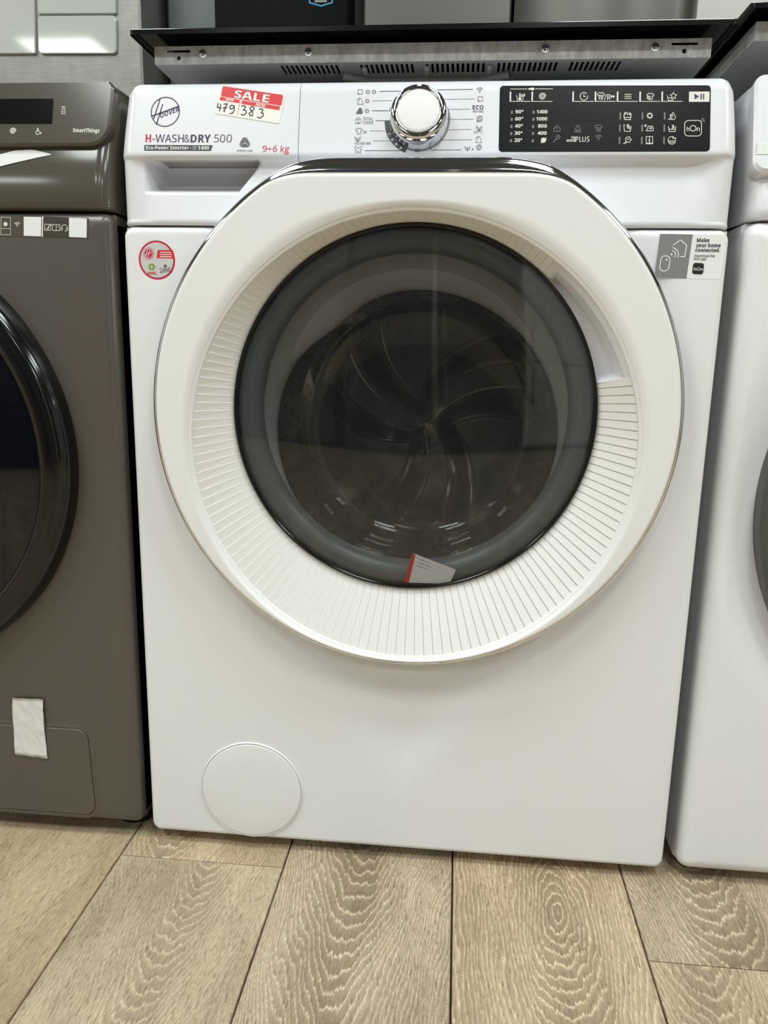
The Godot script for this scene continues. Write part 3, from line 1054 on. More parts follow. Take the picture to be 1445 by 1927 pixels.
func control_panel(w: Node3D) -> void:
	var c := hits(con, [[940.5, 161.5], [1337.5, 160.5], [1335.5, 285], [938, 286]])
	var p := obj("display_panel", slab(con, rounded(c, 0.0035), -0.001, 0.0005, 0.0003), m("display_black"), w, "black display panel with touch keys")
	var wh := m("print_white")
	var dim := m("print_dim")
	var h := 0.0007
	var dk := plane(con.o + con.n * 0.0005, con.u, con.v)
	obj("display_window", slab(con, rounded(hits(con, [[1038, 202], [1138, 202], [1137, 229], [1036.5, 229]]), 0.0005), 0.0, 0.00062, 0.00005), mat("window_black", c8(9, 9, 10), 0.28), p)
	mats["window_black"].metallic_specular = 0.28
	# key outlines
	for x in [[959.5, 998], [1000.5, 1039.5], [1077.5, 1117], [1119.5, 1158.5], [1161, 1200], [1203.5, 1242], [1245, 1284]]:
		ink("key_edge", dk, [[[x[0] + 1, 172.5], [x[0] + 0.6, 191.5]]], 2.6, wh, p)
		ink("key_edge", dk, [[[x[0] + 1, 191], [x[1], 191]]], 1.1, wh, p)
	ink("key_edge", dk, [[[960, 167.6], [992, 167.6]], [[1007, 167.4], [1040, 167.4]]], 1.1, wh, p)
	blot("key_mark", dk, [[[993, 167], [999, 165.6], [1003, 165], [1006, 167], [1004, 170], [999, 169.4], [994, 168.4]]], wh, p)
	var icons := [["tub_heat", 978.5, 182.5, 6.6, 1.0, wh], ["spiral", 1020.5, 181.5, 7.0, 0.9, wh], ["clock", 1098.5, 181.5, 7.2, 1.1, wh], ["shirt_percent", 1130.5, 180.5, 7.0, 1.0, wh], ["menu", 1181.5, 181.5, 6.4, 1.2, wh], ["shirt_sun", 1223, 181.5, 6.8, 1.0, wh], ["tub_star", 1264, 182, 7.6, 1.0, wh],
		["tub_lines", 1180.5, 219.5, 6.4, 1.2, wh], ["sun", 1222.5, 217.8, 6.2, 1.4, wh], ["drop", 1264, 218.5, 7.0, 0.9, wh], ["tub_spray", 1180.5, 241.5, 6.4, 1.0, wh], ["iron", 1222, 241, 6.8, 1.0, wh], ["tub_moon", 1264.5, 241.8, 6.4, 1.1, wh], ["cloud", 1180.5, 264.3, 7.2, 1.0, wh], ["cupboard", 1221.8, 264, 6.8, 1.0, wh], ["bowl", 1264, 264.3, 7.2, 1.0, wh],
		["lock", 1048, 241.5, 6.6, 0.9, dim], ["weight", 1087, 242.5, 7.0, 0.9, dim], ["shirt_percent", 1126, 241.3, 7.0, 0.9, dim], ["key", 1047.5, 261, 7.0, 0.9, dim], ["wifi", 1126, 258.8, 5.6, 1.0, dim]]
	for i in icons:
		ink("key_icon", dk, ico(i[0], i[1], i[2], i[3]), i[4], i[5], p)
	text("Pre", dk, Vector2(1174.6, 216.8), Vector2(1187.4, 216.8), 5.8, wh, p, "bold")
	text("/R", dk, Vector2(1136.5, 188.5), Vector2(1148.5, 188), 10.5, wh, p)
	blot("key_mark", dk, [[[1149, 178.6], [1152.8, 181.7], [1149, 184.8]], [[1153, 178.6], [1157, 181.7], [1153, 184.8]]], wh, p)
	for r in 5:
		var y := 211.0 + r * 13.4
		text(["90°", "60°", "40°", "30°", "20°"][r], dk, Vector2(969.6 - r * 0.5, y + 2.6), Vector2(984.8 - r * 0.6, y + 2.6), 6.6, wh, p, "bold")
		blot("indicator", dk, [[[961.4 - r * 0.45, y - 2.4], [965.2 - r * 0.45, y - 2.4], [965.0 - r * 0.45, y + 3.0], [961.2 - r * 0.45, y + 3.0]]], dim, p)
		blot("indicator", dk, [[[1002.2 - r * 0.4, y - 2.4], [1006 - r * 0.4, y - 2.4], [1005.8 - r * 0.4, y + 3.0], [1002 - r * 0.4, y + 3.0]]], dim, p)
		if r < 4:
			text(["1400", "1000", "800", "400"][r], dk, Vector2([1009.6, 1008.6, 1012.2, 1011.4][r], y + 2.6), Vector2(1029.8 - r * 0.5, y + 2.6), 6.6, wh, p, "bold")
	ink("key_icon", dk, ico("spiral", 1022.5, 264.4, 5.0) + [[[1017.5, 269.5], [1028, 259]]], 1.2, wh, p)
	for r in 3:
		for cc in 3:
			var x := 1167.0 + cc * 41.8 - r * 0.6
			blot("indicator", dk, [[[x - 1.4, 211.5 + r * 23], [x + 1.4, 211.5 + r * 23], [x + 1.2, 225 + r * 23], [x - 1.6, 225 + r * 23]]], dim, p)
	text("KG", dk, Vector2(1075, 260.6), Vector2(1081.2, 260.6), 3.8, wh, p, "bold")
	text("MODE", dk, Vector2(1066, 266.8), Vector2(1081.4, 266.8), 4.4, wh, p, "bold")
	text("PLUS", dk, Vector2(1083, 266.8), Vector2(1108.6, 266.8), 9.6, wh, p)
	ink("key_mark", dk, [[[1082, 257], [1081.8, 267.4]]], 0.8, wh, p)
	blot("start_key", dk, [[[1296.5, 172.6], [1335, 172.4], [1334.6, 191.6], [1296.2, 191.8]]], mat("start_key", c8(222, 216, 210), 0.5), p)
	blot("key_mark", dk, [[[1306.6, 176.6], [1315, 181.8], [1306.6, 187]], [[1317.8, 177], [1320, 177], [1320, 187.2], [1317.8, 187.2]], [[1322.4, 177], [1324.6, 177], [1324.6, 187.2], [1322.4, 187.2]]], m("print_dark"), p, 0.0004)
	var a := rounded(hits(dk, [[1288.2, 227], [1320, 226.6], [1319.6, 256], [1288, 256.2]]), 0.0034)
	a.append(a[0])
	var st := new_st()
	ribbon_to(st, dk, a, 0.0006, 0.0002)
	obj("app_badge", done(st, false), wh, p)
	text("h", dk, Vector2(1291.8, 247), Vector2(1296.6, 247), 8.6, wh, p)
	ink("app_badge", dk, [arc_px(1304, 241.6, 5.3, 5.3, 0, 360, 24)], 1.2, wh, p)
	text("n", dk, Vector2(1310.8, 247), Vector2(1316, 247), 6.6, wh, p)
	ink("app_badge", dk, [arc_px(1318.6, 228.6, 2.6, 2.6, -10, 80, 5), arc_px(1318.6, 228.6, 4.8, 4.8, -10, 80, 6), arc_px(1318.6, 228.6, 7.0, 7.0, -10, 80, 7)], 1.0, dim, p)

const RING_C := Vector2(0.0005, 0.4885)
func door(w: Node3D) -> void:
	var R := 0.2585
	var cut := 0.2240
	var zf := 0.034
	var d := grid(240, 22, func(u: float, v: float) -> Vector3:
		var th := TAU * u
		var ro := door_edge(th, R, cut)
		var ri := to_circle(th, RING_C, 0.2262)
		if v > 0.97:
			return at_door(th, ro, 0.004)
		var t := 1.0 - pow(1.0 - v / 0.9546, 2.6)
		var r := lerpf(ri, ro, t)
		var e := ro - r
		var ei := r - ri
		return at_door(th, r, zf - round_drop(e, 0.0032) - round_drop(ei, 0.003)), true)
	var door_o := obj("door", d, m("door_white"), w, "white door disc cut straight along its top")
	# stepped rim between disc and ribbed bowl
	obj("rim", grid(180, 4, func(u: float, v: float) -> Vector3:
		var th := TAU * u
		var k := int(round(v * 4))
		var r: float = [0.2263, 0.2255, 0.2240, 0.2224, 0.2222][k]
		return at_door(th, to_circle(th, RING_C, r), [0.0312, 0.0303, 0.0298, 0.0290, 0.0270][k])), m("door_white"), door_o)
	obj("bowl", grid(180, 2, func(u: float, v: float) -> Vector3:
		var th := deg_to_rad(lerpf(46.5, 371.0, u))
		return at_door(th, lerpf(to_circle(th, RING_C, 0.2224), 0.184, v), lerpf(0.0262, 0.0015, v))), m("rib_white"), door_o)
	# ribs; the grip interrupts them on the upper right
	var n := 156
	for k in n:
		var a0 := TAU * k / n
		var a1 := TAU * (k + 1) / n
		var deg := rad_to_deg(a0)
		if deg > 11.0 and deg < 46.5:
			continue
		var st := new_st()
		st.set_smooth_group(-1)
		var pt := func(a: float, t: float, h: float) -> Vector3:
			return at_door(a, lerpf(to_circle(a, RING_C, 0.2222), 0.1846, t), lerpf(0.0265, 0.002, t) + h)
		var lead := a0 + (a1 - a0) * 0.10
		var q0: Vector3 = pt.call(lead, 0.0, 0.0016)
		var q1: Vector3 = pt.call(lead, 1.0, 0.0010)
		var q2: Vector3 = pt.call(a1, 1.0, 0.0004)
		var q3: Vector3 = pt.call(a1, 0.0, 0.0005)
		quad(st, q3, q2, q1, q0)
		quad(st, q0, q1, pt.call(a0, 1.0, 0.0), pt.call(a0, 0.0, 0.0))
		quad(st, q1, q2, pt.call(a1, 1.0, 0.0), pt.call(a0, 1.0, 0.0))
		quad(st, q3, q0, pt.call(a0, 0.0, 0.0), pt.call(a1, 0.0, 0.0))
		obj("rib", done(st, false), m("rib_white"), door_o)
	# chrome surround
	var ch := grid(240, 6, func(u: float, v: float) -> Vector3:
		var th := TAU * u
		var ri := door_edge(th, R, cut) - 0.0004
		var ro := door_edge(th, 0.2632, 0.2395)
		var k := int(round(v * 6))
		var t: float = [0.0, 0.03, 0.3, 0.65, 0.92, 1.0, 1.0][k]
		var z: float = [0.0300, 0.0307, 0.0303, 0.0293, 0.0276, 0.0255, -0.016][k]
		return at_door(th, lerpf(ri, ro, t), z), true)
	obj("chrome_surround", ch, m("chrome"), door_o, "polished chrome strip round the door")
	# grip: scooped recess between the ring and the glass
	var g := func(u: float, v: float) -> Vector3:
		var th := deg_to_rad(lerpf(11.0, 46.5, u))
		var uu := (u - 0.5) * 2.0
		var vv := (v - 0.5) * 2.0
		var ax := (1.0 - absf(uu)) * 0.077
		var ro := to_circle(th, RING_C, 0.2222)
		var ri := 0.1846
		var ay := (1.0 - absf(vv)) * (ro - ri) / 2.0
		var band := 0.0035
		var e := minf((1.0 - uu) * 0.077 - 0.002, minf((uu + 1.0) * 0.077 - 0.0015, minf((v) * (ro - ri) - 0.0045, (1.0 - v) * (ro - ri) + 0.002)))
		var dep := 0.026 * smoothstep(0.0, 0.0055, e)
		return at_door(th, lerpf(ro, ri, v), lerpf(0.0268, 0.0035, v) - dep * (1.0 - v * 0.75))
	obj("grip", grid(70, 34, g), m("white_plastic"), door_o, "scooped finger grip")
	# smoked window
	var c := plane(Vector3(DC.x, DC.y, 0.0), Vector3.RIGHT, Vector3.UP)
	obj("window_seal", lathe(c, [Vector2(0.1852, -0.004), Vector2(0.1858, 0.004), Vector2(0.1852, 0.0066), Vector2(0.1838, 0.0076), Vector2(0.1822, 0.0074), Vector2(0.1818, 0.0060), Vector2(0.1815, -0.004)], 120), m("black_gloss"), door_o, "black edge of the round window")
	var prof := []
	for k in 21:
		var r := 0.1820 * (1.0 - k / 20.0)
		prof.append(Vector2(maxf(r, 0.0002), 0.0060 + 0.010 * (1.0 - pow(r / 0.182, 2.4))))
	obj("window_pane", lathe(c, prof, 120), m("smoked_glass"), door_o, "smoked outer pane of the door")
	# inner ring of the door and the glass bowl that reaches into the drum
	obj("inner_ring", lathe(c, [Vector2(0.1815, -0.001), Vector2(0.1790, 0.0005), Vector2(0.1700, -0.001), Vector2(0.1640, -0.004), Vector2(0.1600, -0.010), Vector2(0.1590, -0.018)], 120), mat("ring_grey", c8(104, 108, 108), 0.3), door_o)
	var bc := func(v: float) -> Vector3:
		return Vector3(DC.x, DC.y - 0.022 * smoothstep(0.0, 1.0, v), 0)
	obj("glass_bowl", grid(96, 16, func(u: float, v: float) -> Vector3:
		var rr: float
		var z: float
		if v < 0.625:
			var t := v / 0.625
			rr = lerpf(0.1592, 0.128, t)
			z = lerpf(-0.012, -0.088, t)
		else:
			var t := (v - 0.625) / 0.375
			rr = 0.128 * cos(t * PI / 2.0)
			z = -0.088 - 0.012 * sin(t * PI / 2.0)
		var o: Vector3 = bc.call(minf(v / 0.625, 1.0))
		return Vector3(o.x + rr * cos(TAU * u), o.y + rr * sin(TAU * u), z)), m("clear_glass"), door_o, "clear glass bowl behind the smoked pane")

func inside(w: Node3D) -> void:
	# folded rubber bellows, leaning down to a lower opening
	var o0 := Vector2(DC.x, DC.y)
	var o1 := Vector2(0.002, 0.489)
	obj("gasket", grid(120, 18, func(u: float, v: float) -> Vector3:
		var t := v
		var c := o0.lerp(o1, smoothstep(0.1, 0.8, t))
		var r := lerpf(0.1725, 0.1545, smoothstep(0.0, 0.75, t)) + 0.004 * sin(t * 9.0)
		var z := -0.004 - 0.07 * t
		var th := TAU * u
		r -= 0.010 * exp(-pow((rad_to_deg(th) - 128.0) / 16.0, 2.0)) * smoothstep(0.3, 0.8, t)
		if v > 0.99:
			r += 0.012
			z -= 0.004
		return Vector3(c.x + r * cos(th), c.y + r * sin(th), z)), m("rubber"), w, "grey rubber bellows behind the door")
	var dm := mat("drum_steel", c8(150, 142, 128), 0.17, 1.0)
	var dy := 0.476
	var dc := plane(Vector3(0.002, dy, 0.0), Vector3.RIGHT, Vector3.UP)
	var wall := [Vector2(0.236, -0.125), Vector2(0.238, -0.15), Vector2(0.238, -0.25), Vector2(0.232, -0.31), Vector2(0.218, -0.355), Vector2(0.198, -0.385), Vector2(0.180, -0.398)]
	var rim := [Vector2(0.172, -0.077), Vector2(0.176, -0.083), Vector2(0.20, -0.088), Vector2(0.226, -0.100), wall[0]]
	var ds := new_st()
	lathe_to(ds, dc, rim, 96)
	var nu := 300
	var nvr := 60
	var on_wall := func(i: int, j: int) -> Vector3:
		var tt := float(j) / nvr * (wall.size() - 1)
		var wi := mini(int(tt), wall.size() - 2)
		var wp: Vector2 = wall[wi].lerp(wall[wi + 1], tt - wi)
		var a := TAU * (i % nu) / nu
		return Vector3(0.002 + wp.x * cos(a), dy + wp.x * sin(a), wp.y)
	for j in nvr:
		for i in nu:
			# punched holes in staggered rows, none under the lifters
			var near := absf(wrapf((TAU * i / nu - 0.28) * 3.0, -PI, PI)) / 3.0
			if j % 4 == 1 and i % 5 == (2 if (j / 4) % 2 == 1 else 0) and near > 0.16:
				continue
			quad(ds, on_wall.call(i, j), on_wall.call(i, j + 1), on_wall.call(i + 1, j + 1), on_wall.call(i + 1, j))
	var drum := obj("drum", done(ds), dm, w, "stainless steel drum pierced with rows of holes")
	obj("outer_tub", lathe(dc, [Vector2(0.180, -0.070), Vector2(0.252, -0.092), Vector2(0.254, -0.40), Vector2(0.20, -0.425), Vector2(0.0002, -0.425)], 72), mat("tub_grey", c8(150, 150, 148), 0.5), w, "plastic tub round the drum")
	# back plate pressed with three broad arms round a hub
	var arm := func(th: float, r: float) -> float:
		var best := 0.0
		for k in 3:
			var a := deg_to_rad(62.0) + TAU * k / 3.0 - 0.7 * (r / 0.18)
			var dd := absf(wrapf(th - a, -PI, PI)) * r
			best = maxf(best, 1.0 - smoothstep(0.006 + 0.08 * r, 0.030 + 0.34 * r, dd))
		return best
	obj("back_plate", grid(180, 36, func(u: float, v: float) -> Vector3:
		var r := 0.1805 * (1.0 - v) + 0.0002
		var th := TAU * u
		var z: float = -0.398 + 0.036 * arm.call(th, r) * smoothstep(0.181, 0.155, r) + 0.006 * (1.0 - smoothstep(0.0, 0.05, r))
		return Vector3(0.002 + r * cos(th), dy + r * sin(th), z)), dm, drum)
	for k in 3:
		var a := TAU * k / 3.0 + 0.28
		var e := Vector3(cos(a), sin(a), 0)
		var tdir := Vector3(-sin(a), cos(a), 0)
		var o := Vector3(0.002, dy, 0)
		obj("lifter", grid(16, 14, func(u: float, v: float) -> Vector3:
			var x := (u - 0.5) * 2.0
			var h := 0.045 * pow(maxf(0.0, 1.0 - x * x), 0.8) * pow(sin(PI * clampf(v, 0.0, 1.0)), 0.45)
			return o + e * (0.2375 - h - 0.03 * maxf(0.0, v - 0.7)) + tdir * (0.030 * x) + Vector3(0, 0, lerpf(-0.13, -0.36, v))), dm, drum)
	# leaflet left behind the window
	var lp := plane(Vector3(0, 0.345, 0.0035), Vector3.RIGHT, Vector3(0, 1, 0.06))
	var lf := thing("leaflet", "small white paper leaflet with a red edge lying behind the round washer window", "leaflet", Vector3(0.03, 0.345, 0.004))
	obj("paper", slab(lp, hits(lp, [[778, 1041], [858, 1072], [846, 1098], [763, 1096]]), 0.0, 0.0006), m("sticker_white"), lf)
	obj("red_edge", slab(lp, hits(lp, [[776, 1040], [782, 1043], [769, 1096], [760, 1096]]), 0.0006, 0.0009), m("sale_red"), lf)
	ink("lettering", lp, [[[788, 1052], [808, 1059]], [[786, 1058], [812, 1067]], [[784, 1064], [805, 1071]]], 0.8, m("print_grey"), lf, 0.0009)

func panel_stickers(w: Node3D) -> void:
	var h := 0.0002
	# round red ringed sticker
	var c := hit(face0, 295.2, 489.5)
	var s := obj("round_sticker", slab(face0, circle2(c, 0.0190, 64), -0.001, 0.00015), mat("sticker_ring", c8(190, 22, 62), 0.45), w, "round red ringed detergent sticker")
	obj("sticker_face", slab(face0, circle2(c, 0.0171, 64), 0.0, 0.0003), mat("sticker_face", c8(200, 198, 194), 0.45), s)
	var f := plane(Vector3(0, 0, 0.0003), Vector3.RIGHT, Vector3.UP)
	blot("emblem", f, [arc_px(279.5, 477, 10, 11, 0, 350, 35)], m("print_red"), s)
	ink("emblem", f, [arc_px(279.5, 477, 8.4, 9.4, 0, 360, 30), [[278, 469], [274, 484]], [[282, 470], [278, 485]], [[271.5, 480], [288, 474]]], 0.9, m("sticker_white"), s, 0.0003)
	blot("banner", f, [[[297, 470.5], [325, 470.5], [328, 480], [328.5, 486.5], [294.5, 485.5]]], m("sale_red"), s)
	ink("lettering", f, [[[301, 475], [322, 475]], [[301, 479], [323, 479]], [[301, 483], [323, 483.3]]], 1.5, m("sticker_white"), s, 0.0003)
	var leaf := []
	for k in 6:
		var a := TAU * k / 6.0
		var o := Vector2(285.5, 502) + Vector2.from_angle(a) * 4.6
		var q := []
		for i in 8:
			q.append(o + Vector2.from_angle(TAU * i / 8.0) * (2.6 if i % 2 == 0 else 2.0))
		leaf.append(q)
	blot("flower_mark", f, leaf, mat("print_green", c8(110, 160, 40), 0.5), s)
	text("ARIEL", f, Vector2(277.4, 516.4), Vector2(294.8, 516.4), 5.0, m("sale_red"), s, "bold", 0.15)
	text("Lenor", f, Vector2(301.4, 513.6), Vector2(320.6, 510.4), 9.5, m("print_dark"), s, "serif", 0.15)
	ink("emblem", f, ico("spiral", 311, 501, 3.0), 0.9, m("print_grey"), s)
	# app sticker on the right
	var p := obj("app_sticker", slab(face0, rounded(hits(face0, [[1242, 440.5], [1367.5, 441.5], [1355.5, 526], [1233, 522]]), 0.003), -0.001, 0.00015), m("sticker_white"), w, "white and grey app sticker")
	obj("grey_half", slab(face0, hits(face0, [[1242, 440], [1303.5, 441], [1291.5, 524], [1231, 522]]), 0.0, 0.0003), mat("sticker_grey", c8(140, 140, 140), 0.35, 0.3), p)
	var o8 := func(l: Array) -> Array:
		var r := []
		for q in l:
			r.append(Vector2(1220.0 + q[0] / 6.422, 420.0 + q[1] / 6.422))
		return r
	ink("house_icon", f, [o8.call([[298, 266], [387, 203], [460, 266], [438, 405], [380, 405]])], 1.6, m("sticker_white"), p)
	ink("signal_icon", f, [arc_px(1263.4, 479, 7.6, 7.6, -40, 80, 8), arc_px(1263.4, 479, 13, 13, -25, 85, 10)], 1.6, m("sticker_white"), p)
	blot("signal_icon", f, [arc_px(1263.2, 478.8, 1.9, 1.9, 0, 330, 11), arc_px(1253.9, 488.6, 1.8, 1.8, 0, 330, 11)], m("sticker_white"), p)
	var ph := rounded(hits(f, o8.call([[155, 394], [266, 398], [240, 580], [130, 574]])), 0.0035)
	ph.append(ph[0])
	var st := new_st()
	ribbon_to(st, f, ph, 0.0008, 0.0002)
	obj("phone_icon", done(st, false), m("sticker_white"), p)
	var dk := m("print_dark")
	text("Make", f, Vector2(1310.6, 455.4), Vector2(1334, 455.4), 7.4, dk, p, "bold", 0.1)
	text("your home", f, Vector2(1309.4, 464.8), Vector2(1355.2, 465.2), 7.4, dk, p, "bold", 0.1)
	text("connected.", f, Vector2(1307.8, 473.8), Vector2(1354.2, 474.2), 7.2, dk, p, "bold", 0.1)
	text("Download the", f, Vector2(1306.4, 483.4), Vector2(1344.6, 484), 5.2, m("print_grey"), p, "sans", 0.1)
	text("hOn app", f, Vector2(1305.2, 489.2), Vector2(1328.4, 489.4), 5.0, m("print_grey"), p, "sans", 0.1)
	obj("app_icon", slab(f, rounded(hits(f, o8.call([[542, 478], [673, 484], [660, 618], [526, 612]])), 0.0022), 0.0, 0.0002), m("black_gloss"), p)
	text("hOn", f, Vector2(1304.8, 509.2), Vector2(1321.6, 509.6), 6.4, m("sticker_white"), p, "sans", 0.0, 0.0005)

func sale_ticket() -> void:
	var sp := plane(con.o + con.n * 0.0003, con.u, con.v)
	var t := thing("price_ticket", "red and white SALE price ticket stuck above the detergent drawer lettering", "price ticket", Vector3(-0.195, 0.805, -0.008))
	var z := func(l: Array) -> Array:
		var r := []
		for q in l:
			r.append(Vector2(230.0 + q[0] / 4.129, 150.0 + q[1] / 4.129))
		return r
	obj("paper", slab(sp, rounded(hits(sp, z.call([[778, 45], [1266, 118], [1220, 342], [716, 262]])), 0.0016), -0.0002, 0.0001), m("sale_paper"), t)
	obj("red_header", slab(sp, rounded(hits(sp, z.call([[782, 50], [1252, 120], [1236, 202], [766, 128]])), 0.0014), 0.0, 0.0003), m("sale_red"), t)
	obj("red_band", slab(sp, hits(sp, z.call([[762, 134], [912, 158], [907, 182], [757, 158]])), 0.0, 0.0003), m("sale_red"), t)
	obj("red_band", slab(sp, hits(sp, z.call([[930, 161], [1226, 208], [1221, 237], [926, 187]])), 0.0, 0.0003), m("sale_red"), t)
	ink("divider", sp, [z.call([[918, 160], [897, 270]])], 0.9, m("sale_red"), t, 0.0003)
	var wt := m("sticker_white")
	text("SALE", sp, z.call([[868, 140]])[0], z.call([[1137, 181]])[0], 14.8, wt, t, "bold", 0.0, 0.0005)
	text("WAS", sp, z.call([[802, 161]])[0], z.call([[866, 171]])[0], 4.4, wt, t, "bold", 0.0, 0.0005)
	text("NOW", sp, z.call([[1040, 204]])[0], z.call([[1110, 215]])[0], 5.0, wt, t, "bold", 0.0, 0.0005)
	var pen := [[[747, 182], [738, 215], [770, 222]], [[765, 190], [757, 245]], [[788, 190], [818, 188], [800, 215], [793, 250]], [[780, 222], [815, 220]], [[785, 245], [800, 240]],
		[[868, 205], [850, 198], [835, 212], [842, 228], [862, 222], [872, 204], [872, 230], [860, 258], [832, 266]],
		[[925, 205], [950, 202], [960, 215], [942, 235], [962, 240], [965, 258], [945, 276], [922, 270]],
		[[1025, 218], [1008, 208], [992, 222], [1000, 238], [1015, 252], [1012, 278], [992, 280], [985, 264], [1005, 245], [1026, 228], [1025, 218]],
		[[1062, 232], [1080, 226], [1094, 236], [1080, 258], [1096, 262], [1094, 282], [1072, 298], [1048, 292]]]
	var lines := []
	for l in pen:
		lines.append(z.call(l))
	ink("handwriting", sp, lines, 1.9, mat("pen_ink", c8(52, 40, 74), 0.6), t, 0.0003)

# profile (y, z) drawn along x with rounded ends
func rail(prof: Array, x0: float, x1: float, rr: float, top: float) -> ArrayMesh:
	var xs := [x0, x1]
	for k in 10:
		var e := rr * pow((k + 1) / 10.0, 2.0)
		xs.append(x0 + e)
		xs.append(x1 - e)
	for k in 9:
		xs.append(lerpf(x0 + rr, x1 - rr, (k + 1) / 10.0))
	xs.sort()
	var f := func(u: float, v: float) -> Vector3:
		var x: float = xs[int(round(u * (xs.size() - 1)))]
		var q: Vector2 = prof[int(round(v * (prof.size() - 1)))]
		var drop := round_drop(minf(x - x0, x1 - x), rr)
		var y := q.x
		var z := q.y
		if z > -0.3:
			z -= drop
		if y > top - 0.03:
			y -= drop * smoothstep(top - 0.03, top - 0.005, y)
		return Vector3(x, y, z)
	var st := new_st()
	grid_to(st, xs.size() - 1, prof.size() - 1, f)
	st.set_smooth_group(-1)
	for side in 2:
		for r in prof.size() - 1:
			var a: Vector3 = f.call(float(side), float(r) / (prof.size() - 1))
			var b: Vector3 = f.call(float(side), float(r + 1) / (prof.size() - 1))
			quad(st, a, b, Vector3(b.x, b.y, minf(-0.3, b.z)), Vector3(a.x, a.y, minf(-0.3, a.z)))
	return done(st)

# strip of crumpled tape between four pixel corners on a plane
func tape(pl: Dictionary, rows: Array, sd: int, lift: float) -> ArrayMesh:
	var n := FastNoiseLite.new()
	n.seed = sd
	n.frequency = 0.09
	n.noise_type = FastNoiseLite.TYPE_CELLULAR
	n.cellular_return_type = FastNoiseLite.RETURN_DISTANCE
	var nr := rows.size() - 1
	var f := func(u: float, v: float, h: float) -> Vector3:
		var t := v * nr
		var i := mini(int(t), nr - 1)
		var a: Vector2 = Vector2(rows[i][0], rows[i][1]).lerp(Vector2(rows[i + 1][0], rows[i + 1][1]), t - i)
		var b: Vector2 = Vector2(rows[i][2], rows[i][3]).lerp(Vector2(rows[i + 1][2], rows[i + 1][3]), t - i)
		var p := a.lerp(b, u)
		return pp(pl, hit(pl, p.x, p.y), h + lift * (n.get_noise_2d(p.x, p.y * 0.7) + 0.9))
	var st := new_st()
	grid_to(st, 18, 18, func(u: float, v: float) -> Vector3: return f.call(u, v, 0.0004))
	for e in 4:
		grid_to(st, 18, 1, func(u: float, v: float) -> Vector3:
			var q: Vector2 = [Vector2(u, 0), Vector2(u, 1), Vector2(0, u), Vector2(1, u)][e]
			return f.call(q.x, q.y, 0.0004 - 0.0003 * v))
	return done(st)

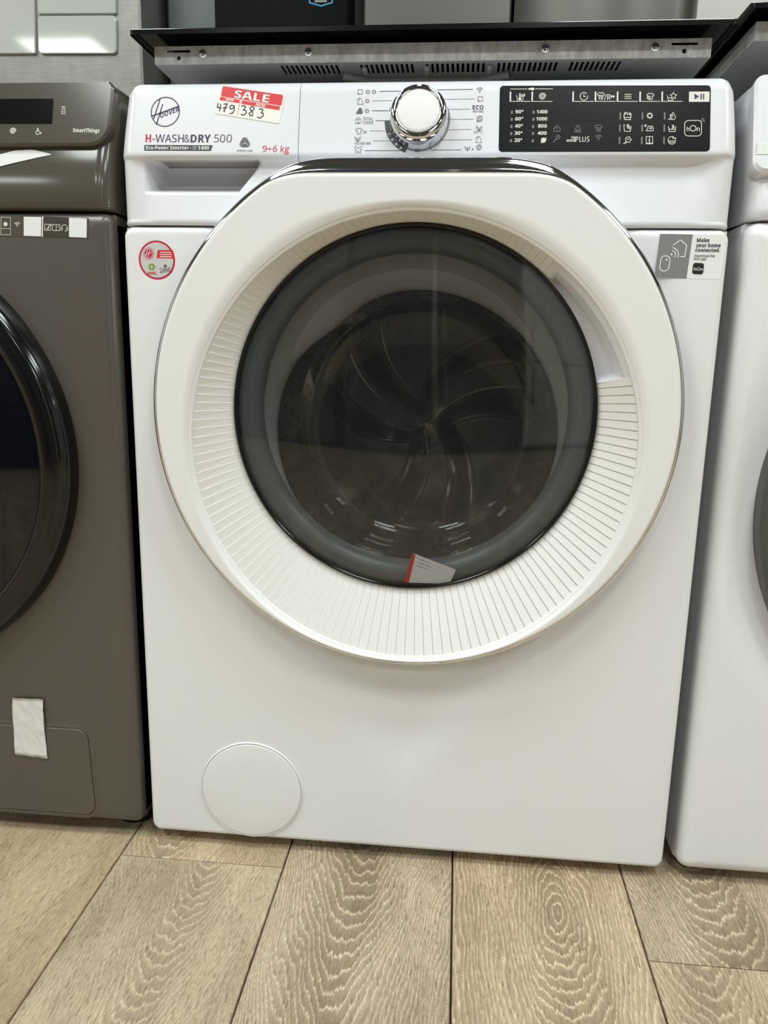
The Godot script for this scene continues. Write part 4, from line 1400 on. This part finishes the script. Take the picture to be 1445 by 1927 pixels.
# ---------------------------------------------------------------- dark grey washer
func grey_washer() -> void:
	var x0 := -0.909
	var x1 := -0.3095
	var w := thing("washing_machine", "dark taupe grey washer with black round door and torn white tape on its front", "washing machine", Vector3(-0.609, 0, -0.28))
	var tp := m("taupe")
	var tg := m("taupe_gloss")
	var carcass := new_st()
	box_to(carcass, Vector3(x0, 0.022, -0.58), Vector3(x1, 0.714, -0.013), 0.003)
	box_to(carcass, Vector3(x0 + 0.001, 0.71, -0.58), Vector3(x1 - 0.001, 0.843, -0.10), 0.003)
	obj("cabinet", done(carcass, false), tp, w)
	obj("front_panel", pressed_front(Vector2(-0.603, 0.457), 0.03, Vector2(x0, 0.0205), Vector2(x1, 0.7135), 0.010, 0.012, 0.0, 0.0, 0.1, 0.2, -0.04), tp, w)
	for p in [Vector3(-0.338, 0, -0.055), Vector3(-0.87, 0, -0.035), Vector3(-0.34, 0, -0.53), Vector3(-0.87, 0, -0.53)]:
		obj("foot", lathe(plane(p, Vector3.RIGHT, Vector3.BACK), [Vector2(0.001, 0.0), Vector2(0.023, 0.0), Vector2(0.025, -0.005), Vector2(0.023, -0.012), Vector2(0.012, -0.013), Vector2(0.012, -0.023), Vector2(0.001, -0.023)], 24), m("foot_black"), w)
	var body := [Vector2(0.845, -0.58), Vector2(0.845, -0.06), Vector2(0.8445, -0.045), Vector2(0.842, -0.037), Vector2(0.837, -0.031), Vector2(0.825, -0.0265), Vector2(0.79, -0.0145), Vector2(0.777, -0.0095), Vector2(0.765, -0.0055), Vector2(0.75, -0.0018), Vector2(0.735, 0.0), Vector2(0.722, 0.0), Vector2(0.7175, -0.001), Vector2(0.7155, -0.004), Vector2(0.7153, -0.03)]
	var console := obj("console", rail(body, x0, x1, 0.015, 0.845), tg, w, "glossy taupe console")
	var pl := plane(Vector3(0, 0.777, -0.003), Vector3.RIGHT, Vector3(0, cos(0.24), -sin(0.24)))
	var c := hits(pl, [[214.5, 150.5], [203, 272.5]])
	var poly := PackedVector2Array([Vector2(x0 + 0.005, c[0].y), Vector2(x0 + 0.005, c[1].y), Vector2(c[1].x, c[1].y), Vector2(c[0].x, c[0].y)])
	var r := PackedVector2Array([poly[0], poly[1]])
	for q in rounded(poly, 0.022, 8).slice(18, 27):
		r.append(q)
	for q in rounded(poly, 0.008, 8).slice(27, 36):
		r.append(q)
	var face := obj("control_face", slab(pl, r, -0.012, 0.0, 0.0022), tg, console)
	var pf := plane(pl.o, pl.u, pl.v)
	obj("display_window", slab(pf, hits(pf, [[-300, 187.5], [101, 186], [98, 233], [-300, 233]]), 0.0, 0.0003), m("black_gloss"), console)
	var wh := m("print_white")
	text("SmartThings", pf, Vector2(137.3, 248.6), Vector2(187, 249.6), 7.6, wh, console, "bold")
	ink("key_icon", pf, [arc_px(119.5, 204, 4.2, 3.4, 30, 150, 8), arc_px(119.5, 205.5, 3, 2.4, 30, 150, 8), [[116.8, 206.5], [122.6, 206.3], [122.4, 214.4], [116.6, 214.6], [116.8, 206.5]], [[117.5, 210.5], [121, 210.5]]], 0.9, wh, console)
	ink("key_icon", pf, ico("spiral", 24.5, 246.5, 6.0), 1.0, wh, console)
	ink("key_icon", pf, ico("hand", 71, 247.5, 6.0), 1.1, wh, console)
	# door
	var dp := plane(Vector3(-0.6035, 0.457, 0.0), Vector3.RIGHT, Vector3.UP)
	var door_o := obj("door", lathe(dp, [Vector2(0.2438, -0.004), Vector2(0.2442, 0.006), Vector2(0.2420, 0.016), Vector2(0.2375, 0.0235), Vector2(0.2340, 0.0255), Vector2(0.2325, 0.0262), Vector2(0.2300, 0.0255), Vector2(0.2260, 0.0275), Vector2(0.2200, 0.0285), Vector2(0.2140, 0.0270), Vector2(0.2120, 0.0240)], 128), m("black_gloss"), w, "glossy black door ring")
	var prof := []
	for k in 17:
		var rr := 0.2125 * (1.0 - k / 16.0)
		prof.append(Vector2(maxf(rr, 0.0002), 0.0245 + 0.030 * (1.0 - pow(rr / 0.2125, 2.2))))
	obj("door_glass", lathe(dp, prof, 128), mat("dark_door_glass", c8(10, 12, 18), 0.06), door_o, "domed black door glass")
	# service hatch with a fine gap round it
	var hc := hits(face0, [[152, 1376], [182, 1533]])
	var hx := PackedVector2Array([Vector2(-0.86, hc[1].y), Vector2(hc[1].x, hc[1].y), Vector2(hc[0].x + 0.0085, hc[0].y + 0.003), Vector2(-0.86, hc[0].y + 0.003)])
	var grow := func(g: float) -> PackedVector2Array:
		return rounded(PackedVector2Array([hx[0] + Vector2(-g, -g), hx[1] + Vector2(g, -g), hx[2] + Vector2(g, g), hx[3] + Vector2(-g, g)]), 0.0140 + g, 8)
	var rings := [grow.call(0.0060), grow.call(0.0035), grow.call(0.0013), grow.call(0.0008), grow.call(0.0008)]
	var high := [-0.0002, 0.0006, 0.0018, 0.0016, 0.0003]
	obj("hatch_rim", grid(36, 4, func(u: float, v: float) -> Vector3:
		var k := int(round(v * 4))
		return pp(face0, rings[k][int(round(u * 36)) % 36], high[k]), true), tp, w)
	obj("service_hatch", slab(face0, rounded(hx, 0.0140, 8), 0.0001, 0.0020, 0.0006), tp, w)
	# set up strips under the console
	var s1 := mat("strip_brown", c8(78, 72, 58), 0.4)
	var z := func(l: Array) -> Array:
		var o := []
		for q in l:
			o.append(Vector2(q[0] / 3.6125, 350.0 + q[1] / 3.6125))
		return o
	var a := obj("guide_sticker", slab(face0, hits(face0, z.call([[-160, 202], [285, 205], [283, 347], [-160, 338]])), -0.0005, 0.0003), s1, w, "brown guide sticker with a white square")
	var b := obj("guide_sticker", slab(face0, hits(face0, z.call([[298, 207], [600, 218], [597, 356], [297, 347]])), -0.0005, 0.0003), mat("strip_dark", c8(64, 60, 50), 0.4), w, "dark guide sticker with a white square")
	var fp := plane(Vector3(0, 0, 0.0003), Vector3.RIGHT, Vector3.UP)
	blot("white_square", fp, [z.call([[162, 209], [281, 211], [280, 342], [162, 339]])], m("sticker_white"), a)
	blot("white_square", fp, [z.call([[469, 215], [591, 221], [589, 352], [470, 347]])], m("sticker_white"), b)
	obj("strip_edge", slab(face0, hits(face0, z.call([[287, 206], [294, 206], [292, 348], [286, 347]])), 0.0, 0.0003), m("sticker_white"), a)
	ink("guide_icon", fp, [z.call([[8, 212], [72, 214], [72, 333], [6, 331], [8, 212]]), z.call([[10, 288], [68, 290]])], 0.8, wh, a)
	blot("guide_icon", fp, [arc_px(10.5, 421.8, 3.8, 4.0, 0, 345, 20)], wh, a)
	ink("guide_icon", fp, ico("wifi", 32.5, 422, 4.4) , 1.0, wh, a)
	ink("guide_icon", fp, ico("note", 90.5, 427.5, 6.6), 1.0, wh, b)
	ink("guide_icon", fp, ico("book", 106, 428, 7.0), 1.0, wh, b)
	ink("guide_icon", fp, ico("headset", 121.5, 428.5, 6.8), 1.0, wh, b)
	# tape
	var t1 := thing("masking_tape", "crumpled white tape strip holding the service hatch of the grey washer", "tape", Vector3(-0.46, 0.12, 0.0015))
	var hp := plane(Vector3(0, 0, 0.0020), Vector3.RIGHT, Vector3.UP)
	obj("strip", tape(hp, [[24, 1313, 81.5, 1315], [24.5, 1345, 82.5, 1345], [27.5, 1385, 86, 1385], [29, 1418.5, 90.5, 1427]], 4, 0.0026), m("tape"), t1)
	var t2 := thing("masking_tape", "torn white tape stuck under the control panel of the grey washer", "tape", Vector3(-0.43, 0.768, -0.002))
	var bp := plane(Vector3(0, 0.765, -0.0055), Vector3.RIGHT, Vector3(0, 0.95, -0.29))
	obj("strip", tape(bp, [[-60, 297, -62, 324], [-20, 294, -20, 317], [0, 291, 4, 312.5], [27, 283.8, 40, 303.8], [64, 282.3, 68, 297.5], [97.5, 290.6, 97.7, 291.2]], 8, 0.0003), m("tape"), t2)

# ---------------------------------------------------------------- plain white washer on the right
func right_washer() -> void:
	var x0 := 0.3140
	var x1 := 0.9120
	var w := thing("washing_machine", "plain white washer with dark ringed door beyond the smoked door washer", "washing machine", Vector3(0.613, 0, -0.28))
	var en := m("enamel")
	var carcass := new_st()
	box_to(carcass, Vector3(x0 + 0.0005, 0.015, -0.58), Vector3(x1 - 0.0005, 0.709, -0.022), 0.003)
	box_to(carcass, Vector3(x0 + 0.0015, 0.705, -0.58), Vector3(x1 - 0.0015, 0.846, -0.12), 0.003)
	obj("cabinet", done(carcass, false), en, w)
	obj("front_panel", pressed_front(Vector2(0.613, 0.436), 0.03, Vector2(x0, 0.0125), Vector2(x1, 0.7085), 0.014, 0.018, 0.0, 0.012, 0.255, 0.31, -0.06), en, w)
	for p in [Vector3(0.36, 0, -0.06), Vector3(0.87, 0, -0.06), Vector3(0.36, 0, -0.53), Vector3(0.87, 0, -0.53)]:
		obj("foot", lathe(plane(p, Vector3.RIGHT, Vector3.BACK), [Vector2(0.001, 0.0), Vector2(0.022, 0.0), Vector2(0.024, -0.005), Vector2(0.021, -0.009), Vector2(0.012, -0.010), Vector2(0.012, -0.016), Vector2(0.001, -0.016)], 24), m("foot_black"), w)
	var body := [Vector2(0.848, -0.58), Vector2(0.848, -0.07), Vector2(0.847, -0.05), Vector2(0.843, -0.041), Vector2(0.836, -0.036), Vector2(0.80, -0.026), Vector2(0.77, -0.018), Vector2(0.752, -0.012), Vector2(0.735, -0.006), Vector2(0.72, -0.003), Vector2(0.713, -0.003), Vector2(0.7105, -0.006), Vector2(0.7102, -0.04)]
	var console := obj("console", rail(body, x0 + 0.001, x1 - 0.001, 0.022, 0.848), m("white_plastic"), w)
	var pl := plane(Vector3(0, 0.7525, -0.002), Vector3.RIGHT, Vector3(0, cos(0.26), -sin(0.26)))
	var c := hits(pl, [[1417, 137], [1418, 323]])
	obj("control_face", slab(pl, rounded(PackedVector2Array([Vector2(c[1].x, c[1].y), Vector2(x1 - 0.012, c[1].y), Vector2(x1 - 0.012, c[0].y), Vector2(c[1].x, c[0].y)]), 0.011, 8), -0.016, 0.0, 0.003), m("white_plastic"), console)
	var dp := plane(Vector3(0.613, 0.436, 0.0), Vector3.RIGHT, Vector3.UP)
	var door_o := obj("door", lathe(dp, [Vector2(0.2600, -0.014), Vector2(0.2600, 0.004), Vector2(0.2585, 0.010), Vector2(0.2540, 0.0125), Vector2(0.2520, 0.0120)], 128), mat("door_grey", c8(76, 78, 76), 0.35), w, "dark grey door ring")
	obj("inner_ring", lathe(dp, [Vector2(0.2525, 0.012), Vector2(0.240, 0.0125), Vector2(0.205, 0.024), Vector2(0.200, 0.022)], 128), m("black_gloss"), door_o)
	var prof := []
	for k in 15:
		var rr := 0.201 * (1.0 - k / 14.0)
		prof.append(Vector2(maxf(rr, 0.0002), 0.022 + 0.02 * (1.0 - pow(rr / 0.201, 2.0))))
	obj("door_glass", lathe(dp, prof, 128), m("black_gloss"), door_o)
	var t := thing("masking_tape", "short white tape strip on the console of the plain white washer", "tape", Vector3(0.335, 0.774, -0.006))
	obj("strip", tape(pl, [[1423, 269.5, 1422.5, 290.5], [1445, 270, 1445, 290.5], [1475, 271, 1475, 291], [1510, 272, 1508, 292]], 15, 0.0003), m("tape"), t)

# ---------------------------------------------------------------- hobs lying on the washers
func hob(label: String, cx: float, wide: float, yg: float, zf: float, rest_y: float, vents: bool) -> void:
	var w := thing("induction_hob", label, "hob", Vector3(cx, yg - 0.02, zf - 0.26))
	var up := plane(Vector3(cx, yg, zf), Vector3.RIGHT, Vector3(0, 0, -1))
	var gx := wide / 2.0
	obj("glass_top", slab(up, rounded(rect2(-gx, 0.0, gx, 0.51), 0.004), 0.0, 0.005, 0.0006), m("black_gloss"), w, "black glass cooking surface")
	var zc := zf - 0.027
	var yb := yg - 0.019
	var bx := 0.2795
	var galv := mat("galvanised", c8(232, 231, 227), 0.42, 0.35)
	if galv.albedo_texture == null:
		var im := Image.create(256, 64, false, Image.FORMAT_RGB8)
		var n := FastNoiseLite.new()
		n.seed = 31
		n.frequency = 0.06
		var n2 := FastNoiseLite.new()
		n2.seed = 77
		n2.frequency = 0.02
		for y in 64:
			for x in 256:
				var v := 0.86 + 0.12 * n.get_noise_2d(x * 1.6, y * 0.6) + 0.12 * n2.get_noise_2d(x, y)
				im.set_pixel(x, y, Color(v, v, v))
		galv.albedo_texture = ImageTexture.create_from_image(im)
		galv.uv1_triplanar = true
		galv.uv1_world_triplanar = true
		galv.uv1_scale = Vector3(5.0, 20.0, 5.0)
	# front flange with two slots and two holes cut through
	var flange := CSGBox3D.new()
	flange.name = "flange"
	flange.size = Vector3(2.0 * bx, yg - 0.002 - yb, 0.0012)
	flange.material = galv
	flange.set_meta("label", "scuffed galvanised steel flange")
	w.add_child(flange, true)
	var fo := Vector3(cx, (yg - 0.002 + yb) / 2.0, zc - 0.0006)
	flange.position = fo - w.position
	for s in [-1.0, 1.0]:
		var cut := CSGBox3D.new()
		cut.name = "slot_cut"
		cut.operation = CSGShape3D.OPERATION_SUBTRACTION
		cut.size = Vector3(0.025, 0.0025, 0.01)
		cut.material = galv
		flange.add_child(cut, true)
		cut.position = Vector3(cx + s * 0.254, yg - 0.00675, zc) - fo
		var bore := CSGCylinder3D.new()
		bore.name = "hole_cut"
		bore.operation = CSGShape3D.OPERATION_SUBTRACTION
		bore.radius = 0.0022
		bore.height = 0.01
		bore.sides = 16
		bore.material = galv
		flange.add_child(bore, true)
		bore.position = Vector3(cx + s * 0.254, yg - 0.0132, zc) - fo
		bore.rotation.x = PI / 2.0
	for s in [-1.0, 1.0]:
		var e: float = cx + s * bx
		obj("side_flange", box(Vector3(minf(e, e - s * 0.0012), yb, zf - 0.485), Vector3(maxf(e, e - s * 0.0012), yg - 0.002, zc - 0.003), 0.0004), galv, w)
	var sx := [-0.228, -0.118, 0.120, 0.226]
	for x in sx:
		var sp := plane(Vector3(cx + x, yg - 0.0095, zc), Vector3.RIGHT, Vector3.UP)
		var sc := obj("screw", lathe(sp, [Vector2(0.0042, -0.001), Vector2(0.0042, 0.0006), Vector2(0.0036, 0.0016), Vector2(0.002, 0.0023), Vector2(0.0001, 0.0025)], 20), m("chrome"), w)
	# hollow tray; its floor is pierced by rows of vent slots
	var tm := mat("tray_grey", c8(150, 152, 150), 0.45, 0.1)
	var ty := yb + 0.0010
	var tr := new_st()
	var l := cx - bx + 0.0014
	var r := cx + bx - 0.0014
	var z0 := zc - 0.0014
	var z1 := zc - 0.008
	var z2 := zc - 0.036
	box_to(tr, Vector3(l, yb, z1), Vector3(r, ty, z0))
	box_to(tr, Vector3(l, yb, zf - 0.485), Vector3(r, ty, z2))
	box_to(tr, Vector3(l, yb, zf - 0.486), Vector3(r, yg - 0.001, zf - 0.485))
	var from := l
	for k in 67:
		if [12, 13, 14, 15, 27, 28, 41, 42, 55, 56].has(k):
			continue
		var x := cx - 0.148 + k * 0.0052
		box_to(tr, Vector3(from, yb, z2), Vector3(x - 0.0013, ty, z1))
		from = x + 0.0013
	box_to(tr, Vector3(from, yb, z2), Vector3(r, ty, z1))
	obj("tray", done(tr, false), tm, w, "grey underside tray with vent slots")
	var bar := new_st()
	var path := [Vector3(-0.088, yb - 0.003, zc - 0.030), Vector3(-0.058, yb - 0.003, zc - 0.050), Vector3(0.058, yb - 0.003, zc - 0.050), Vector3(0.088, yb - 0.003, zc - 0.030)]
	for i in path.size():
		path[i] += Vector3(cx, 0, 0)
	tube_to(bar, path, 0.0042, 10)
	obj("fan_duct_rim", done(bar, false), m("tray_bar") if mats.has("tray_bar") else mat("tray_bar", c8(150, 151, 148), 0.5), w)
	for x in [-0.062, 0.002, 0.066]:
		obj("clip", box(Vector3(cx + x - 0.0025, yb - 0.004, zc - 0.03), Vector3(cx + x + 0.0025, yb, zc - 0.012), 0.001), mats["tray_bar"], w)
	# packing strips that carry the hob
	for zz in [zf - 0.20, zf - 0.42]:
		var t := thing("packing_strip", "white foam packing strip under the " + label, "packing", Vector3(cx, rest_y, zz), "foam strips under the hobs")
		obj("foam", box(Vector3(cx - 0.22, rest_y, zz - 0.03), Vector3(cx + 0.22, yb - 0.0007, zz + 0.03), 0.003), mat("foam", c8(235, 235, 232), 0.9), t)

func hobs() -> void:
	hob("black glass hob on the smoked door washer", 0.0, 0.590, 0.8868, -0.033, 0.8407, true)
	hob("black glass hob on the plain white washer", 0.6055, 0.590, 0.9085, -0.055, 0.8482, true)

# ---------------------------------------------------------------- fridges and the like behind
func fridges() -> void:
	var zf := -0.72
	var fp := plane(Vector3(0, 0, zf), Vector3.RIGHT, Vector3.UP)
	var X := func(px: float) -> float: return hit(fp, px, 60).x
	var brushed := mat("brushed_steel", c8(172, 170, 162), 0.34, 0.85)
	var im := Image.create(512, 128, false, Image.FORMAT_RGB8)
	var n := FastNoiseLite.new()
	n.seed = 3
	n.frequency = 0.05
	for y in 128:
		for x in 512:
			var v := 0.90 + 0.05 * n.get_noise_2d(x * 0.25, y * 9.0) + 0.05 * n.get_noise_2d(x * 0.6, y * 0.6 + 900.0)
			im.set_pixel(x, y, Color(v, v, v))
	brushed.albedo_texture = ImageTexture.create_from_image(im)
	brushed.uv1_triplanar = true
	brushed.uv1_world_triplanar = true
	brushed.uv1_scale = Vector3(2, 5, 2)
	# steel appliance with white glass panels
	var xr: float = X.call(265)
	var a := thing("tall_fridge", "brushed steel tall fridge with white glass panels behind the grey washer", "fridge", Vector3(-0.9, 0, -1.05))
	obj("body", box(Vector3(-1.35, 0.02, -1.40), Vector3(xr, 1.85, zf), 0.004), brushed, a)
	for p in [[-1.3, -0.75], [xr - 0.05, -0.75], [-1.3, -1.35], [xr - 0.05, -1.35]]:
		obj("foot", lathe(plane(Vector3(p[0], 0, p[1]), Vector3.RIGHT, Vector3.BACK), [Vector2(0.001, 0.0), Vector2(0.02, 0.0), Vector2(0.02, -0.02), Vector2(0.001, -0.02)], 16), m("foot_black"), a)
	var glass := mat("white_glass", c8(196, 198, 190), 0.05)
	obj("glass_panel", slab(fp, rounded(hits(fp, [[-420, 104], [69.5, 103], [62, -260], [-440, -260]]), 0.003), 0.0, 0.006, 0.0012), glass, a)
	obj("glass_panel", slab(fp, rounded(hits(fp, [[75, 103], [221, 103], [220.5, 31], [74, 32]]), 0.008), 0.0, 0.006, 0.0012), glass, a)
	obj("glass_panel", slab(fp, rounded(hits(fp, [[74, 28.5], [220.5, 28], [214, -260], [66, -260]]), 0.003), 0.0, 0.006, 0.0012), glass, a)
	# grey fridge
	var b := thing("tall_fridge", "plain grey metal fridge half hidden by the black cabinet", "fridge", Vector3(-0.35, 0, -1.1))
	var fb := plane(Vector3(0, 0, -0.84), Vector3.RIGHT, Vector3.UP)
	var xg := maxf(hit(fb, 279, 60).x, xr + 0.006)
	obj("body", box(Vector3(xg, 0.02, -1.44), Vector3(xg + 0.40, 1.80, -0.88), 0.004), mat("grey_paint", c8(112, 117, 118), 0.4, 0.2), b)
	obj("fridge_door", box(Vector3(xg, 0.06, -0.878), Vector3(xg + 0.40, 1.80, -0.84), 0.005), mats["grey_paint"], b)
	obj("plinth", box(Vector3(xg + 0.01, 0.0, -1.42), Vector3(xg + 0.39, 0.02, -0.90), 0.001), m("foot_black"), b)
	# black cabinet with a badge
	var c := thing("black_cabinet", "glossy black cabinet with a blue outlined shield badge behind the hob", "cabinet", Vector3(-0.29, 0, -0.77))
	var xb0: float = X.call(405)
	var xb1: float = X.call(651)
	obj("body", box(Vector3(xb0, 0.0, -0.836), Vector3(xb1, 1.5, zf - 0.002), 0.002), m("black_matt"), c)
	mat("cabinet_black", c8(7, 7, 7), 0.3).metallic_specular = 0.2
	obj("glass_front", box(Vector3(xb0, 0.02, zf - 0.002), Vector3(xb1, 1.5, zf), 0.0006), mats["cabinet_black"], c)
	ink("badge", fp, [[[582, -30], [582.3, 5], [604, 11.3], [625, 4.8], [625, -30], [604, -36], [582, -30]]], 4.2, mat("badge_blue", c8(60, 160, 205), 0.4), c, 0.0003)
	blot("badge_lettering", fp, [[[592, 0.5], [615, 0.5], [615, 4.0], [592, 4.2]]], mat("badge_grey", c8(150, 150, 148), 0.5), c)
	# dark steel double door fridge
	var d := thing("double_fridge", "dark steel double door fridge behind the black hob", "fridge", Vector3(0.14, 0, -1.08))
	var dark := mat("dark_steel", c8(104, 102, 97), 0.36, 0.8)
	var xa: float = X.call(683.5)
	var xm: float = X.call(960)
	var xn: float = X.call(966)
	var xe: float = X.call(1323)
	obj("body", box(Vector3(xa + 0.005, 0.03, -1.42), Vector3(xe - 0.005, 1.79, zf - 0.062), 0.003), m("black_matt"), d)
	obj("plinth", box(Vector3(xa + 0.02, 0.0, -1.40), Vector3(xe - 0.02, 0.03, zf - 0.08), 0.002), m("foot_black"), d)
	obj("fridge_door", box(Vector3(xa, 0.05, zf - 0.06), Vector3(xm, 1.78, zf), 0.003), dark, d)
	var st := new_st()
	var xc: float = X.call(1255)
	var f := func(u: float, v: float) -> Vector3:
		var k := int(round(u * 14))
		var y := lerpf(0.05, 1.78, v)
		if k == 0:
			return Vector3(xn, y, zf - 0.06)
		if k == 1:
			return Vector3(xn, y, zf)
		if k == 2:
			return Vector3(xc - 0.003, y, zf)
		var t := (k - 3) / 11.0
		return Vector3(xc + (xe - xc) * sin(t * PI / 2.0), y, zf - 0.058 * (1.0 - cos(t * PI / 2.0)) - 0.0005)
	grid_to(st, 14, 4, f, true)
	obj("fridge_door", done(st), dark, d)


# ---------------------------------------------------------------- fridges across the aisle, which the dark glass and the chrome mirror
func opposite_row() -> void:
	var looks := [["black_fridge", "black", c8(22, 23, 26)], ["white", "white", c8(214, 214, 212)], ["dark", "dark steel", c8(92, 92, 94)], ["dark", "dark steel", c8(92, 92, 94)], ["navy", "navy blue", c8(26, 34, 58)], ["black_fridge", "black", c8(22, 23, 26)], ["white", "white", c8(214, 214, 212)], ["dark", "dark steel", c8(92, 92, 94)], ["black_fridge", "black", c8(22, 23, 26)], ["navy", "navy blue", c8(26, 34, 58)]]
	var beside := ["at the end of the row", "beside the first black one", "beside the first white one", "next to the navy one", "next to the second black one", "beside the second white one", "between black and dark steel", "beside the last black one", "between dark steel and navy", "closing the row"]
	for k in looks.size():
		var x := -3.25 + k * 0.72
		var z := 2.75
		var t := thing("upright_fridge", "%s upright fridge across the aisle, %s" % [looks[k][1], beside[k]], "fridge", Vector3(x, 0, z + 0.3), "fridges across the aisle")
		var body := mat("opposite_" + looks[k][0], looks[k][2], 0.35)
		obj("body", box(Vector3(x - 0.34, 0.03, z + 0.06), Vector3(x + 0.34, 1.85, z + 0.65), 0.004), body, t)
		obj("plinth", box(Vector3(x - 0.32, 0.0, z + 0.08), Vector3(x + 0.32, 0.03, z + 0.62), 0.002), m("foot_black"), t)
		for d in [[0.06, 0.72], [0.73, 1.84]]:
			var o := obj("fridge_door", box(Vector3(x - 0.338, d[0], z), Vector3(x + 0.338, d[1], z + 0.056), 0.006), body, t)
			var y: float = lerpf(d[0], d[1], 0.7 if d[0] < 0.5 else 0.2)
			obj("handle", box(Vector3(x - 0.29, y - 0.13, z - 0.035), Vector3(x - 0.27, y + 0.13, z - 0.001), 0.005), m("steel"), o)
